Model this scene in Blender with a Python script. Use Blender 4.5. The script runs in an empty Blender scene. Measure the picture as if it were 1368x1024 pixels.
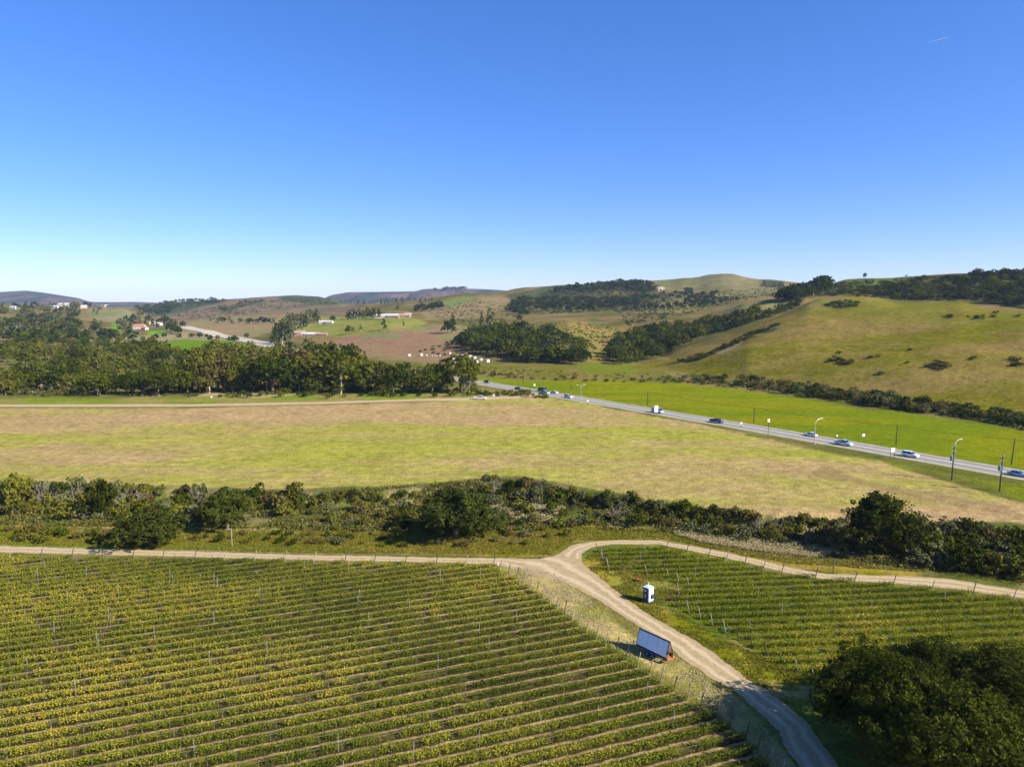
import bpy, math, random
import numpy as np
R = math.radians
C = bpy.context.scene.collection
rng = np.random.default_rng(7)
random.seed(7)

# ------------------------------------------------------------------ camera model
H = 48.0; FP = 950.0; VH = 400.0
PITCH = math.atan((512 - VH) / FP)
cp, sp = math.cos(PITCH), math.sin(PITCH)
def ray(u, v):
    cx = (np.asarray(u, float) - 684) / FP; up = (512 - np.asarray(v, float)) / FP
    return cx, cp + up * sp, up * cp - sp
def toworld(u, v, d):
    x, y, z = ray(u, v)
    return x / y * d, d + 0 * x, H + z / y * d
def P(u, v, z=0.0):
    x, y, zz = ray(u, v); t = (z - H) / zz
    return x * t, y * t
def proj(x, y, z):
    zz = z - H
    depth = y * cp - zz * sp; upc = y * sp + zz * cp
    depth = np.where(depth < 1, 1, depth)
    return 684 + FP * x / depth, 512 - FP * upc / depth

# ------------------------------------------------------------------ noise
def _hash(ix, iy, s):
    n = (ix * 374761393 + iy * 668265263 + s * 974634777) & 0xffffffff
    n = ((n ^ (n >> 13)) * 1274126177) & 0xffffffff
    return ((n ^ (n >> 16)) & 0xffff) / 65535.0
def vnoise(x, y, s=0):
    x = np.asarray(x, float); y = np.asarray(y, float)
    ix = np.floor(x).astype(np.int64); iy = np.floor(y).astype(np.int64)
    fx = x - ix; fy = y - iy; fx = fx * fx * (3 - 2 * fx); fy = fy * fy * (3 - 2 * fy)
    a = _hash(ix, iy, s); b = _hash(ix + 1, iy, s); c = _hash(ix, iy + 1, s); d = _hash(ix + 1, iy + 1, s)
    return (a + (b - a) * fx) * (1 - fy) + (c + (d - c) * fx) * fy
def fbm(x, y, s=0, o=4):
    t = 0; a = .5; n = 0
    for k in range(o):
        t = t + a * vnoise(x * 2 ** k, y * 2 ** k, s + k * 17); n += a; a *= .5
    return t / n
def sstep(x, a, b):
    t = np.clip((x - a) / (b - a), 0, 1); return t * t * (3 - 2 * t)

# ------------------------------------------------------------------ terrain: crests and dips as curves (column, row, depth)
def zrow(z, d): return VH + 950 * (H - z) / d
def L(pts, zmode=False):
    out = []
    for p in pts:
        u, v, d = p
        if zmode: v = zrow(v, d)
        x, y, z = toworld(u, v, d)
        out.append((float(x / y), d, float(z)))
    return out
F_ = [(u, v, 0) for u, v in [(-900,455),(0,455),(200,452),(400,470),(520,480),(640,487),(760,487),(850,489),(900,496),(1000,510),(1150,530),(1368,563),(1900,640)]]
lay_F = []
for u, v, _ in F_:
    x, y = P(u, v); lay_F.append((x / y, float(y), 0.0))
M1 = L([(-900,445,1080),(0,443,1080),(200,444,1080),(400,455,800),(520,462,700),(640,468,640),(760,462,600),(850,470,620),(900,483,510),(1000,466,480),(1065,456,480),(1100,458,470),(1150,460,460),(1250,466,430),(1368,480,390),(1900,540,300)])
C1 = L([(-900,430,1250),(0,430,1250),(200,436,1250),(400,445,950),(520,440,850),(640,450,750),(700,440,760),(760,430,790),(810,445,740),(850,460,680),(880,478,590),(900,471,575),(942,456,590),(1000,437,600),(1034,426,610),(1065,413,632),(1080,403,655),(1096,398,672),(1128,395,664),(1159,396,645),(1197,405,612),(1253,405,590),(1284,404,575),(1322,412,545),(1368,414.5,520),(1900,430,400)])
D1 = L([(-900,428,1380),(0,425,1380),(200,432,1400),(400,434,1150),(520,428,1000),(640,437,900),(700,432,880),(760,432,860),(810,440,840),(850,447,780),(880,455,700)]) + L([(900,7,650),(942,12,660),(1000,20,670),(1034,24,675),(1065,32,695),(1096,42,735),(1150,44,720),(1250,38,690),(1368,34,630),(1900,30,500)], True)
C2 = L([(-900,408,1650),(0,408,1650),(100,408,1700),(160,412,1750),(200,425,1700),(260,425,1700),(400,418,1500),(460,420,1350),(520,419,1200),(640,422,1150),(700,422,1100),(760,423,1050),(850,424,950),(900,421,920),(940,418,900),(965,415,880),(993,404,860),(1027,399,840),(1053,399,820),(1075,391,850),(1096,384,880),(1128,374,900),(1159,371,910),(1209,369,910),(1284,366.5,900),(1368,364,900),(1900,360,700)])
D2 = L([(-900,20,2200),(0,20,2200),(100,22,2200),(200,15,2200),(260,17,1950),(400,16,1750)], True) + L([(460,416,1600),(520,412,1500),(640,408,1400),(760,413,1300),(850,413,1250),(900,412,1200)]) + L([(940,27,1100),(993,34,1050),(1053,38,1000),(1096,50,1100),(1150,55,1150),(1368,60,1150),(1900,30,1000)], True)
C3 = L([(-900,406,2600),(0,410,2600),(100,411,2600),(180,412,2600),(225,405,2600),(280,401,2600),(342,397,2600),(392,394,2500),(425,396,2300),(462,407,2000),(512,405,1800),(592,396,1700),(637,392,1700),(668,391,1750),(683,387,1800),(709,383,1850),(736,382,1900),(756,380,1900),(777,379,1900),(791,377,1900),(812,376,1900),(825,374,1900),(841,375.6,1900),(860,375.5,1900),(895,374.5,1950),(912,372,1950),(934,371,1950),(948,367.5,1950),(965,366,1950),(979,366.7,1950),(993,370,1950),(1009,373,1950),(1026,373.7,1950),(1049,376,1950),(1100,385,1950),(1368,400,1950),(1900,400,1900)])
D3 = [(a, d + 900, min(12, z * .5)) for a, d, z in C3]
C4 = L([(-900,394,5500),(-200,393,5500),(0,390,5500),(35,388,5500),(60,391,5500),(105,398,5500),(120,403,5500),(150,403.5,5500),(180,403,5500),(215,404.5,5500),(250,406,5500),(430,400,5500),(442,394,5500),(467,390,5500),(500,390,5500),(555,389,5500),(567,386,5500),(620,385.5,5500),(642,386,5500),(677,388,5500),(720,395,5500),(1368,400,5500),(1900,400,5500)])
LAYERS = [lay_F, M1, C1, D1, C2, D2, C3, D3, C4]
AG = np.linspace(-2.0, 2.0, 3201)
DT, ZT = [np.zeros_like(AG)], [np.zeros_like(AG)]
ker = np.exp(-np.linspace(-2, 2, 15) ** 2); ker /= ker.sum()
for lay in LAYERS:
    lay = sorted(lay); a = [p[0] for p in lay]
    for tgt, k in ((DT, 1), (ZT, 2)):
        w = np.interp(AG, a, [p[k] for p in lay])
        w = np.convolve(np.pad(w, 7, mode='edge'), ker, 'valid'); tgt.append(w)
DT.append(np.full_like(AG, 9500.)); ZT.append(np.zeros_like(AG))
DT = np.array(DT); ZT = np.array(ZT)
for k in range(1, len(DT)): DT[k] = np.maximum(DT[k], DT[k - 1] + 15)
sec = np.diff(ZT, axis=0) / np.diff(DT, axis=0)
MT = np.zeros_like(ZT)
for k in range(1, len(ZT) - 1):
    s0, s1 = sec[k - 1], sec[k]
    MT[k] = np.where(s0 * s1 > 0, 2 * s0 * s1 / (s0 + s1 + 1e-12), 0)
MT[1] *= .4
CREEK = [(-500,650),(-200,655),(0,664),(200,666),(400,671),(560,664),(700,660),(800,668),(900,682),(1050,698),(1200,708),(1368,722),(1700,755)]
CW = np.array([P(u, v) for u, v in CREEK])
def creek_off(x, y):
    """signed depth distance from the creek line"""
    return y - np.interp(x, CW[:, 0], CW[:, 1])
def hgt(x, y):
    x = np.asarray(x, float); y = np.asarray(y, float)
    r = np.hypot(x, y) + 1e-6
    d = np.maximum(y, r * .447)
    a = np.clip(x / np.maximum(y, r * .447), -1.99, 1.99)
    fi = (a + 2.0) / 4.0 * (len(AG) - 1); i0 = np.clip(fi.astype(int), 0, len(AG) - 2); ft = fi - i0
    z = np.zeros_like(d)
    def at(T, k): return T[k][i0] * (1 - ft) + T[k][i0 + 1] * ft
    Dk = at(DT, 0); Zk = at(ZT, 0); Mk = at(MT, 0)
    for k in range(len(DT) - 1):
        Dn = at(DT, k + 1); Zn = at(ZT, k + 1); Mn = at(MT, k + 1)
        h = Dn - Dk; t = np.clip((d - Dk) / h, 0, 1)
        zz = (2*t**3 - 3*t**2 + 1) * Zk + (t**3 - 2*t**2 + t) * h * Mk + (-2*t**3 + 3*t**2) * Zn + (t**3 - t**2) * h * Mn
        z = np.where((d >= Dk) & (d < Dn), zz, z)
        Dk, Zk, Mk = Dn, Zn, Mn
    amp = sstep(z, 1, 18)
    far = sstep(d, 2600, 5000)
    z = z + amp * ((fbm(x / 60, y / 60, 3, 4) - .5) * 5 * (1 - far)
        + (fbm(x / 160, y / 160, 5, 3) - .5) * 7 * sstep(d, 700, 1100) * (1 - far)
        - far * np.abs(fbm(x / 260, y / 700, 9, 5) - .5) * 190 * sstep(np.abs(d - 5500), 0, 900))
    z = z + (fbm(x / 130, y / 130, 21, 2) - .5) * 8 * sstep(d, 620, 1000) * (1 - amp) * (1 - sstep(d, 6000, 8000)) * (x < 60) * sstep(-x, -60, 60)
    z = np.where(y < 0, z * np.clip(1 + 2.5 * y / r, 0, 1), z)
    co = creek_off(x, y) + (fbm(x / 9, y / 9, 31, 3) - .5) * 5
    wid = 7 + 5 * vnoise(x / 40, 0 * x, 4)
    z = z - 3.8 * (1 - sstep(np.abs(co), wid * .35, wid)) * (y > 0) * (np.abs(x) < 260)
    return z
def hz(x, y): return float(hgt(np.array([x]), np.array([y]))[0])
DS = np.concatenate([np.linspace(40, 700, 200), np.geomspace(704, 8000, 220)])
def G(u, v):
    """point of the terrain seen at a picture position"""
    x, y, z = [float(q) for q in ray(u, v)]
    X = x / y * DS; Z = H + z / y * DS
    w = np.nonzero(hgt(X, DS) >= Z)[0]
    if len(w) == 0: return None
    k = max(w[0], 1); D2 = np.linspace(DS[k - 1], DS[k], 16); w = np.nonzero(hgt(x / y * D2, D2) >= H + z / y * D2)[0]
    d = D2[w[0]] if len(w) else DS[k]
    return float(x / y * d), float(d), hz(x / y * d, d)

# ------------------------------------------------------------------ materials
def mat(name, col=(.5, .5, .5), rough=.8, metal=0., spec=.3):
    m = bpy.data.materials.new(name); m.use_nodes = True
    b = m.node_tree.nodes['Principled BSDF']
    b.inputs['Base Color'].default_value = (*col, 1); b.inputs['Roughness'].default_value = rough
    b.inputs['Metallic'].default_value = metal; b.inputs['Specular IOR Level'].default_value = spec
    return m
class NT:
    def __init__(s, m): s.m = m; s.t = m.node_tree; s.b = s.t.nodes['Principled BSDF']
    def n(s, typ, **kw):
        x = s.t.nodes.new(typ)
        for k, v in kw.items():
            if k.startswith('i_'): x.inputs[int(k[2:]) if k[2:].isdigit() else k[2:]].default_value = v
            else: setattr(x, k, v)
        return x
    def l(s, a, b): s.t.links.new(a, b)
    def math(s, op, a, b=None, c=None):
        x = s.n('ShaderNodeMath', operation=op)
        for i, q in enumerate((a, b, c)):
            if q is None: continue
            if hasattr(q, 'links') or hasattr(q, 'is_linked'): s.l(q, x.inputs[i])
            else: x.inputs[i].default_value = q
        return x.outputs[0]
    def noise(s, scale, detail=3, vec=None, rough=.6):
        x = s.n('ShaderNodeTexNoise'); x.inputs['Scale'].default_value = scale; x.inputs['Detail'].default_value = detail
        x.inputs['Roughness'].default_value = rough
        if vec is not None: s.l(vec, x.inputs['Vector'])
        return x.outputs['Fac']
    def mixc(s, fac, a, b, mode='MIX'):
        x = s.n('ShaderNodeMix', data_type='RGBA', blend_type=mode)
        for i, q in ((0, fac), (6, a), (7, b)):
            if hasattr(q, 'is_linked'): s.l(q, x.inputs[i])
            elif isinstance(q, tuple): x.inputs[i].default_value = (*q, 1)
            else: x.inputs[i].default_value = q
        return x.outputs[2]
    def ramp(s, fac, stops):
        x = s.n('ShaderNodeValToRGB'); e = x.color_ramp.elements
        while len(e) < len(stops): e.new(.5)
        for q, (p, c) in zip(e, stops): q.position = p; q.color = (*c, 1)
        s.l(fac, x.inputs[0]); return x.outputs[0]
    def rng(s, v, a, b, c, d):
        x = s.n('ShaderNodeMapRange'); s.l(v, x.inputs[0])
        for i, q in enumerate((a, b, c, d)): x.inputs[i + 1].default_value = q
        return x.outputs[0]

def grain(name, col, rough=.85, amt=.25, scale=3., spec=.2, metal=0.):
    m = mat(name, col, rough, metal, spec); k = NT(m)
    tc = k.n('ShaderNodeTexCoord').outputs['Object']
    f = k.rng(k.noise(scale, 5, tc), .3, .7, 1 - amt, 1 + amt)
    x = k.n('ShaderNodeMix', data_type='RGBA', blend_type='MULTIPLY'); x.inputs[0].default_value = 1
    x.inputs[6].default_value = (*col, 1)
    cb = k.n('ShaderNodeCombineColor')
    for i in range(3): k.l(f, cb.inputs[i])
    k.l(cb.outputs[0], x.inputs[7]); k.l(x.outputs[2], k.b.inputs['Base Color'])
    return m
def leafmat(name, trans=.25):
    """foliage: object colour, varied leaf by leaf through the face attribute tint"""
    m = mat(name, (.08, .1, .03), 1, 0, 0); k = NT(m)
    oi = k.n('ShaderNodeObjectInfo'); at = k.n('ShaderNodeAttribute', attribute_name='tint')
    v = k.rng(at.outputs['Fac'], 0, 1, .35, 1.75)
    hs = k.n('ShaderNodeHueSaturation'); k.l(oi.outputs['Color'], hs.inputs['Color']); k.l(v, hs.inputs['Value'])
    k.l(k.rng(oi.outputs['Random'], 0, 1, .488, .508), hs.inputs['Hue'])
    k.l(hs.outputs[0], k.b.inputs['Base Color'])
    tr = k.n('ShaderNodeBsdfTranslucent'); k.l(hs.outputs[0], tr.inputs['Color'])
    mx = k.n('ShaderNodeMixShader'); mx.inputs[0].default_value = trans
    k.l(k.b.outputs[0], mx.inputs[1]); k.l(tr.outputs[0], mx.inputs[2])
    out = [q for q in k.t.nodes if q.type == 'OUTPUT_MATERIAL'][0]; k.l(mx.outputs[0], out.inputs[0])
    return m
M_LEAF = leafmat('foliage')
M_BARK = grain('bark', (.16, .12, .085), .9, .4, 6)
M_PALE = grain('pale_bark', (.42, .38, .31), .9, .3, 3)
M_TWIG = grain('dry_twigs', (.30, .26, .2), .9, .3, 3)
M_WOOD = grain('weathered_wood', (.30, .24, .17), .9, .4, 8)
M_DARKW = grain('dark_wood', (.07, .055, .045), .9, .3, 8)
M_RUST = grain('rusty_steel', (.14, .07, .045), .9, .4, 8)
M_GALV = grain('galvanised_steel', (.45, .45, .44), .5, .2, 8, .4, .6)
M_WHITE = grain('white_paint', (.66, .66, .64), .5, .08, 4)
M_BLACK = mat('black_rubber', (.015, .015, .016), .8)
M_GLASS = mat('dark_glass', (.02, .025, .03), .08, 0, .6)

# ------------------------------------------------------------------ mesh helpers
class MB:
    def __init__(s): s.V = []; s.Q = []; s.M = []; s.n = 0
    def add(s, V, Q, mi=0):
        V = np.asarray(V, float).reshape(-1, 3); s.V.append(V)
        for q in Q: s.Q.append(tuple(int(i) + s.n for i in q)); s.M.append(mi)
        s.n += len(V); return s
    def box(s, c, size, rz=0, mi=0, tilt=None, taper=1.0, bev=0):
        sx, sy, sz = [q / 2 for q in size]
        if bev:
            b = bev; V = []
            prof = [(-sz, b), (-sz + b, 0), (sz - b, 0), (sz, b)]
            for z, ins in prof:
                X, Y = sx - ins, sy - ins; q = b if ins == 0 else b * .6
                V += [(-X+q,-Y,z),(X-q,-Y,z),(X,-Y+q,z),(X,Y-q,z),(X-q,Y,z),(-X+q,Y,z),(-X,Y-q,z),(-X,-Y+q,z)]
            Q = [tuple(range(7, -1, -1)), tuple(range(24, 32))]
            for r_ in range(3):
                for i in range(8): j = (i + 1) % 8; Q.append((r_*8+i, r_*8+j, r_*8+8+j, r_*8+8+i))
            V = np.array(V, float)
        else:
            t = taper
            V = np.array([(-sx,-sy,-sz),(sx,-sy,-sz),(sx,sy,-sz),(-sx,sy,-sz),(-sx*t,-sy*t,sz),(sx*t,-sy*t,sz),(sx*t,sy*t,sz),(-sx*t,sy*t,sz)])
            Q = [(0,3,2,1),(4,5,6,7),(0,1,5,4),(1,2,6,5),(2,3,7,6),(3,0,4,7)]
        if tilt is not None: V = V @ np.array(tilt).T
        c_, s_ = math.cos(rz), math.sin(rz)
        V = np.stack([V[:,0]*c_ - V[:,1]*s_, V[:,0]*s_ + V[:,1]*c_, V[:,2]], 1) + np.array(c)
        return s.add(V, Q, mi)
    def tube(s, pts, rad, n=6, mi=0, cap=True):
        pts = [np.array(p, float) for p in pts]
        if not hasattr(rad, '__len__'): rad = [rad] * len(pts)
        V = []; Q = []
        for i, p in enumerate(pts):
            t = pts[min(i+1, len(pts)-1)] - pts[max(i-1, 0)]; t /= np.linalg.norm(t) + 1e-9
            a = np.cross(t, (0, 0, 1)) if abs(t[2]) < .95 else np.cross(t, (1, 0, 0)); a /= np.linalg.norm(a); b = np.cross(t, a)
            for k in range(n):
                w = 2 * math.pi * k / n; V.append(p + rad[i] * (a * math.cos(w) + b * math.sin(w)))
        for i in range(len(pts) - 1):
            for k in range(n):
                k2 = (k + 1) % n; Q.append((i*n+k, i*n+k2, (i+1)*n+k2, (i+1)*n+k))
        if cap: Q += [tuple(range(n - 1, -1, -1)), tuple((len(pts)-1)*n + k for k in range(n))]
        return s.add(V, Q, mi)
    def mesh(s, name, mats):
        me = bpy.data.meshes.new(name); V = np.concatenate(s.V)
        me.from_pydata(V.tolist(), [], s.Q)
        for m in mats: me.materials.append(m)
        if any(s.M): me.polygons.foreach_set('material_index', s.M)
        return me
    def build(s, name, mats, parent=None, loc=None, rz=0, smooth=False):
        if not isinstance(mats, (list, tuple)): mats = [mats]
        me = s.mesh(name, mats)
        if smooth: me.polygons.foreach_set('use_smooth', [True] * len(me.polygons))
        return link(name, me, parent, loc, rz)
def link(name, data, parent=None, loc=None, rz=0):
    o = bpy.data.objects.new(name, data); C.objects.link(o)
    if parent is not None: o.parent = parent
    if loc is not None: o.location = loc
    if rz: o.rotation_euler[2] = rz
    return o
def tag(o, label=None, cat=None, group=None, kind=None):
    if label: o['label'] = label
    if cat: o['category'] = cat
    if group: o['group'] = group
    if kind: o['kind'] = kind
    return o
def quads_mesh(name, V, mats, tint=None, mi=None, tris=False):
    """V: (n,4,3) loose quads (or (n,3,3))"""
    n, k = V.shape[0], V.shape[1]
    me = bpy.data.meshes.new(name); me.vertices.add(n * k); me.vertices.foreach_set('co', V.reshape(-1).astype(np.float32))
    me.loops.add(n * k); me.loops.foreach_set('vertex_index', np.arange(n * k, dtype=np.int32))
    me.polygons.add(n); me.polygons.foreach_set('loop_start', np.arange(0, n * k, k, dtype=np.int32))
    me.polygons.foreach_set('loop_total', np.full(n, k, np.int32))
    for m in mats: me.materials.append(m)
    if mi is not None: me.polygons.foreach_set('material_index', mi.astype(np.int32))
    if tint is not None:
        at = me.attributes.new('tint', 'FLOAT', 'FACE'); at.data.foreach_set('value', tint.astype(np.float32))
    me.update(calc_edges=True); return me

# ------------------------------------------------------------------ foliage
def leaf_quads(Pt, N, size, r, flat=.5, asp=.7):
    """quads at Pt facing N (n,3), with jitter"""
    n = len(Pt)
    N = N + r.normal(size=(n, 3)) * flat; N /= np.linalg.norm(N, axis=1)[:, None] + 1e-9
    A = np.cross(N, r.normal(size=(n, 3))); A /= np.linalg.norm(A, axis=1)[:, None] + 1e-9
    B = np.cross(N, A); s = (size * r.uniform(.6, 1.4, n))[:, None]
    a = A * s; b = B * s * asp
    k1 = r.uniform(.6, 1.1, (n, 1)); k2 = r.uniform(.2, .8, (n, 1))
    return np.stack([Pt - a * k2, Pt - b * k1, Pt + a, Pt + b * k1 * .8], 1)
def crown(lobes, n, size, r, flat=.55, low=-.55, clump=10):
    """leaf clusters spread over the shells of a set of lobes, each shell broken into sub-clumps"""
    lobes = np.array(lobes, float); w = (lobes[:, 3] * lobes[:, 4] + lobes[:, 3] * lobes[:, 5]); w /= w.sum()
    cnt = r.multinomial(n, w); PT = []; NN = []; TT = []
    for L_, c in zip(lobes, cnt):
        if c < 1: continue
        m = max(3, int(c / clump)); D = r.normal(size=(m * 2, 3)); D /= np.linalg.norm(D, axis=1)[:, None]
        D = D[D[:, 2] > low][:m]
        if len(D) == 0: continue
        rad = r.uniform(.72, 1.02, len(D)); ct = r.uniform(0, 1, len(D))
        idx = r.integers(0, len(D), c)
        off = r.normal(size=(c, 3)) * .13
        off2 = D[idx] + off; nn = off2 / (np.linalg.norm(off2, axis=1)[:, None])
        sg_ = .13 if clump < 30 else .17; off = off * (sg_ / .13); off2 = D[idx] + off; nn = off2 / (np.linalg.norm(off2, axis=1)[:, None]); bump = (rad[idx] + (.10 if clump < 30 else .17) * (1 - (np.linalg.norm(off, axis=1) / .22) ** 2))[:, None]
        p = nn * bump * L_[3:6] + L_[:3]
        nrm = nn * .7 + off / .2 * .6
        PT.append(p); NN.append(nrm); TT.append(ct[idx] * .5 + r.uniform(0, .5, c))
    PT = np.concatenate(PT); NN = np.concatenate(NN); TT = np.concatenate(TT)
    return leaf_quads(PT, NN, size, r, flat), TT
def lobes_oak(r, n=9, w=.55, h=1.):
    out = [(0, 0, .55 * h, w * .75, w * .75, .38 * h)]
    for i in range(n):
        a = 6.283 * i / n + r.uniform(-.4, .4); q = r.uniform(.3, .8) * w; s = r.uniform(.3, .5) * w * (1 if n < 15 else .8)
        out.append((math.cos(a) * q, math.sin(a) * q, r.uniform(.32, .68) * h, s, s, s * r.uniform(.65, .95) * h / max(w * 1.3, .5)))
    for i in range(3):
        a = r.uniform(0, 6.28); q = .25 * w; s = .36 * w; out.append((math.cos(a) * q, math.sin(a) * q, .76 * h, s, s, .22 * h))
    return out
def lobes_euc(r, n=9, w=.3):
    out = []
    for i in range(n):
        t = (i + .5) / n; z = .16 + .74 * t; a = r.uniform(0, 6.28); q = r.uniform(.2, .8) * w * (1.15 - abs(t - .45)); s = r.uniform(.4, .7) * w * (1.2 - .55 * t)
        out.append((math.cos(a) * q, math.sin(a) * q, z, s, s, s * r.uniform(.7, 1.2)))
    out.append((0, 0, .9, w * .35, w * .35, .1)); out.append((0, 0, .55, w * .5, w * .5, .25))
    return out
def lobes_shrub(r, n=5):
    out = [(0, 0, .42, .45, .45, .5)]
    for i in range(n):
        a = r.uniform(0, 6.28); q = r.uniform(.2, .5); s = r.uniform(.22, .38); out.append((math.cos(a) * q, math.sin(a) * q, r.uniform(.25, .6), s, s, s))
    return out
def limbs(mb, r, lobes, trunk_r, h0, mi=0, nl=6, base=(0, 0, -.06), fork=.3):
    top = np.array((r.uniform(-.03, .03), r.uniform(-.03, .03), fork))
    mb.tube([base, (top * .5 + np.array(base) * .5) + np.array((.01, .01, 0)), top], [trunk_r * 1.3, trunk_r, trunk_r * .85], 7, mi)
    ls = sorted(lobes, key=lambda q: -q[3])[:nl]
    for q in ls:
        e = np.array(q[:3]); m = (top + e) / 2 + r.normal(size=3) * .03
        mb.tube([top - (0, 0, .02), m, e], [trunk_r * .6, trunk_r * .38, trunk_r * .15], 5, mi, False)
def tree_mesh(name, lobes, n, size, seed, trunk_r=.03, fork=.3, bark=None, flat=.55, low=-.55, nl=5):
    """one mesh: leaves (slot 0) and trunk (slot 1); unit height"""
    r = np.random.default_rng(seed); V, T = crown(lobes, n, size, r, flat, low)
    mb = MB(); limbs(mb, r, lobes, trunk_r, 0, 0, nl, fork=fork)
    tv = np.concatenate(mb.V); q4 = [q for q in mb.Q if len(q) == 4]
    TV = tv[np.array(q4)]
    allV = np.concatenate([V, TV]); mi = np.concatenate([np.zeros(len(V)), np.ones(len(TV))])
    return quads_mesh(name, allV, [M_LEAF, bark or M_BARK], np.concatenate([T, np.full(len(TV), .5)]), mi)
def split_tree(nm, lobes, n, size, seed, trunk_r, fork, bark, flat=.55, low=-.55, nl=6, clump=14):
    r = np.random.default_rng(seed); V, T = crown(lobes, n, size, r, flat, low, clump)
    mb = MB(); limbs(mb, r, lobes, trunk_r, 0, 0, nl, fork=fork)
    return quads_mesh('crown', V, [M_LEAF], T), mb.mesh('trunk', [bark])

OAK = [tree_mesh('oak', lobes_oak(np.random.default_rng(10+i)), 1500, .052, 20+i) for i in range(5)]
EUC = [tree_mesh('eucalyptus', lobes_euc(np.random.default_rng(40+i), 10), 1500, .036, 50+i, .016, .3, M_PALE) for i in range(5)]
SHR = [tree_mesh('shrub', lobes_shrub(np.random.default_rng(60+i)), 750, .075, 70+i, .02, .12, None, .7) for i in range(6)]
FOAK = [tree_mesh('far_oak', lobes_oak(np.random.default_rng(80+i), 6), 330, .115, 90+i, .03, .3, None, .5) for i in range(4)]
FEUC = [tree_mesh('far_eucalyptus', lobes_euc(np.random.default_rng(100+i), 7), 240, .085, 110+i, .02, .3, M_PALE) for i in range(4)]
SPL = {'oak': [split_tree('oak', lobes_oak(np.random.default_rng(130+i), 12), 3600, .034, 140+i, .03, .25, M_BARK) for i in range(3)],
       'euc': [split_tree('euc', lobes_euc(np.random.default_rng(150+i), 14, .33), 3200, .026, 160+i, .016, .3, M_PALE) for i in range(4)]}
def bare_mesh(name, seed, m):
    r = np.random.default_rng(seed); mb = MB()
    for i in range(16):
        a = r.uniform(0, 6.28); l = r.uniform(.5, 1.); lean = r.uniform(.1, .75)
        p = np.array((r.normal() * .08, r.normal() * .08, -.05)); d = np.array((math.cos(a) * lean, math.sin(a) * lean, 1)); d /= np.linalg.norm(d)
        q = p + d * l * .5; e = q + (d + r.normal(size=3) * .3) * l * .45
        mb.tube([p, q, e], [.012, .008, .003], 4, 0, False)
        for k in range(5):
            s = p + d * l * r.uniform(.25, .95); f = s + (d * .5 + r.normal(size=3) * .55) * l * .3
            mb.tube([s, (s + f) / 2 + r.normal(size=3) * .02, f], [.006, .004, .002], 3, 0, False)
    return mb.mesh(name, [m])
BARE = [bare_mesh('bare_shrub', 170 + i, M_TWIG) for i in range(3)]

ORD = ['first','second','third','fourth','fifth','sixth','seventh','eighth','ninth','tenth','eleventh','twelfth','thirteenth','fourteenth','fifteenth','sixteenth','seventeenth','eighteenth','nineteenth']
TENS = {2:'twent',3:'thirt',4:'fort',5:'fift',6:'sixt',7:'sevent',8:'eight',9:'ninet'}
def ordn(i):
    """1 -> first"""
    if i < 20: return ORD[i-1]
    if i < 100: return TENS[i//10] + 'ieth' if i % 10 == 0 else TENS[i//10] + 'y-' + ORD[i%10-1]
    return ('hundred-' if i < 200 else 'two-hundred-') + ordn(i % 100) if i % 100 else 'hundredth'
DK = (.036, .050, .005); MG = (.078, .092, .008); OL = (.118, .115, .016); GR = (.120, .125, .045); YG = (.165, .165, .02); BR = (.125, .100, .028); BL = (.036, .055, .020)
CN = {DK: 'dark green', MG: 'mid green', OL: 'olive', GR: 'grey green', YG: 'yellow green', BR: 'brownish', BL: 'deep green'}
def colr(c): return (*c, 1)
def plant(kind, x, y, h, wf, col, name, split=False, seed=0, dz=0):
    z = hz(x, y) + dz; rot = random.uniform(0, 6.28)
    if split:
        cr, tr = SPL[kind][seed % len(SPL[kind])]
        root = link(name, None, None, (x, y, z), rot); root.scale = (h * wf, h * wf, h); root.empty_display_size = .1
        c = link('crown', cr, root); c.color = colr(col); link('trunk', tr, root)
        return root
    lib = {'oak': OAK, 'euc': EUC, 'shrub': SHR, 'foak': FOAK, 'feuc': FEUC, 'bare': BARE}[kind]
    o = link(name, lib[seed % len(lib)], None, (x, y, z), rot); o.scale = (h * wf, h * wf, h); o.color = colr(col)
    return o
def inpoly(u, v, poly):
    poly = np.asarray(poly, float); ins = np.zeros(np.shape(u), bool); j = len(poly) - 1
    for i in range(len(poly)):
        xi, yi = poly[i]; xj, yj = poly[j]
        c = ((yi > v) != (yj > v)) & (u < (xj - xi) * (v - yi) / (yj - yi + 1e-12) + xi); ins ^= c; j = i
    return ins
def scatter(poly, n, mind, r, vsq=2.0, tries=40):
    """n base points in a picture polygon, at least mind apart (rows count vsq times)"""
    poly = np.asarray(poly, float); lo, hi = poly.min(0), poly.max(0); out = []
    for _ in range(n * tries):
        u, v = r.uniform(lo[0], hi[0]), r.uniform(lo[1], hi[1])
        if not inpoly(np.array(u), np.array(v), poly): continue
        if all((u - a) ** 2 + ((v - b) * vsq) ** 2 > mind ** 2 for a, b in out): out.append((u, v))
        if len(out) >= n: break
    return out
import re
def nw(s): return len(re.findall(r'[A-Za-z]+', s))
CENS = {}
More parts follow.
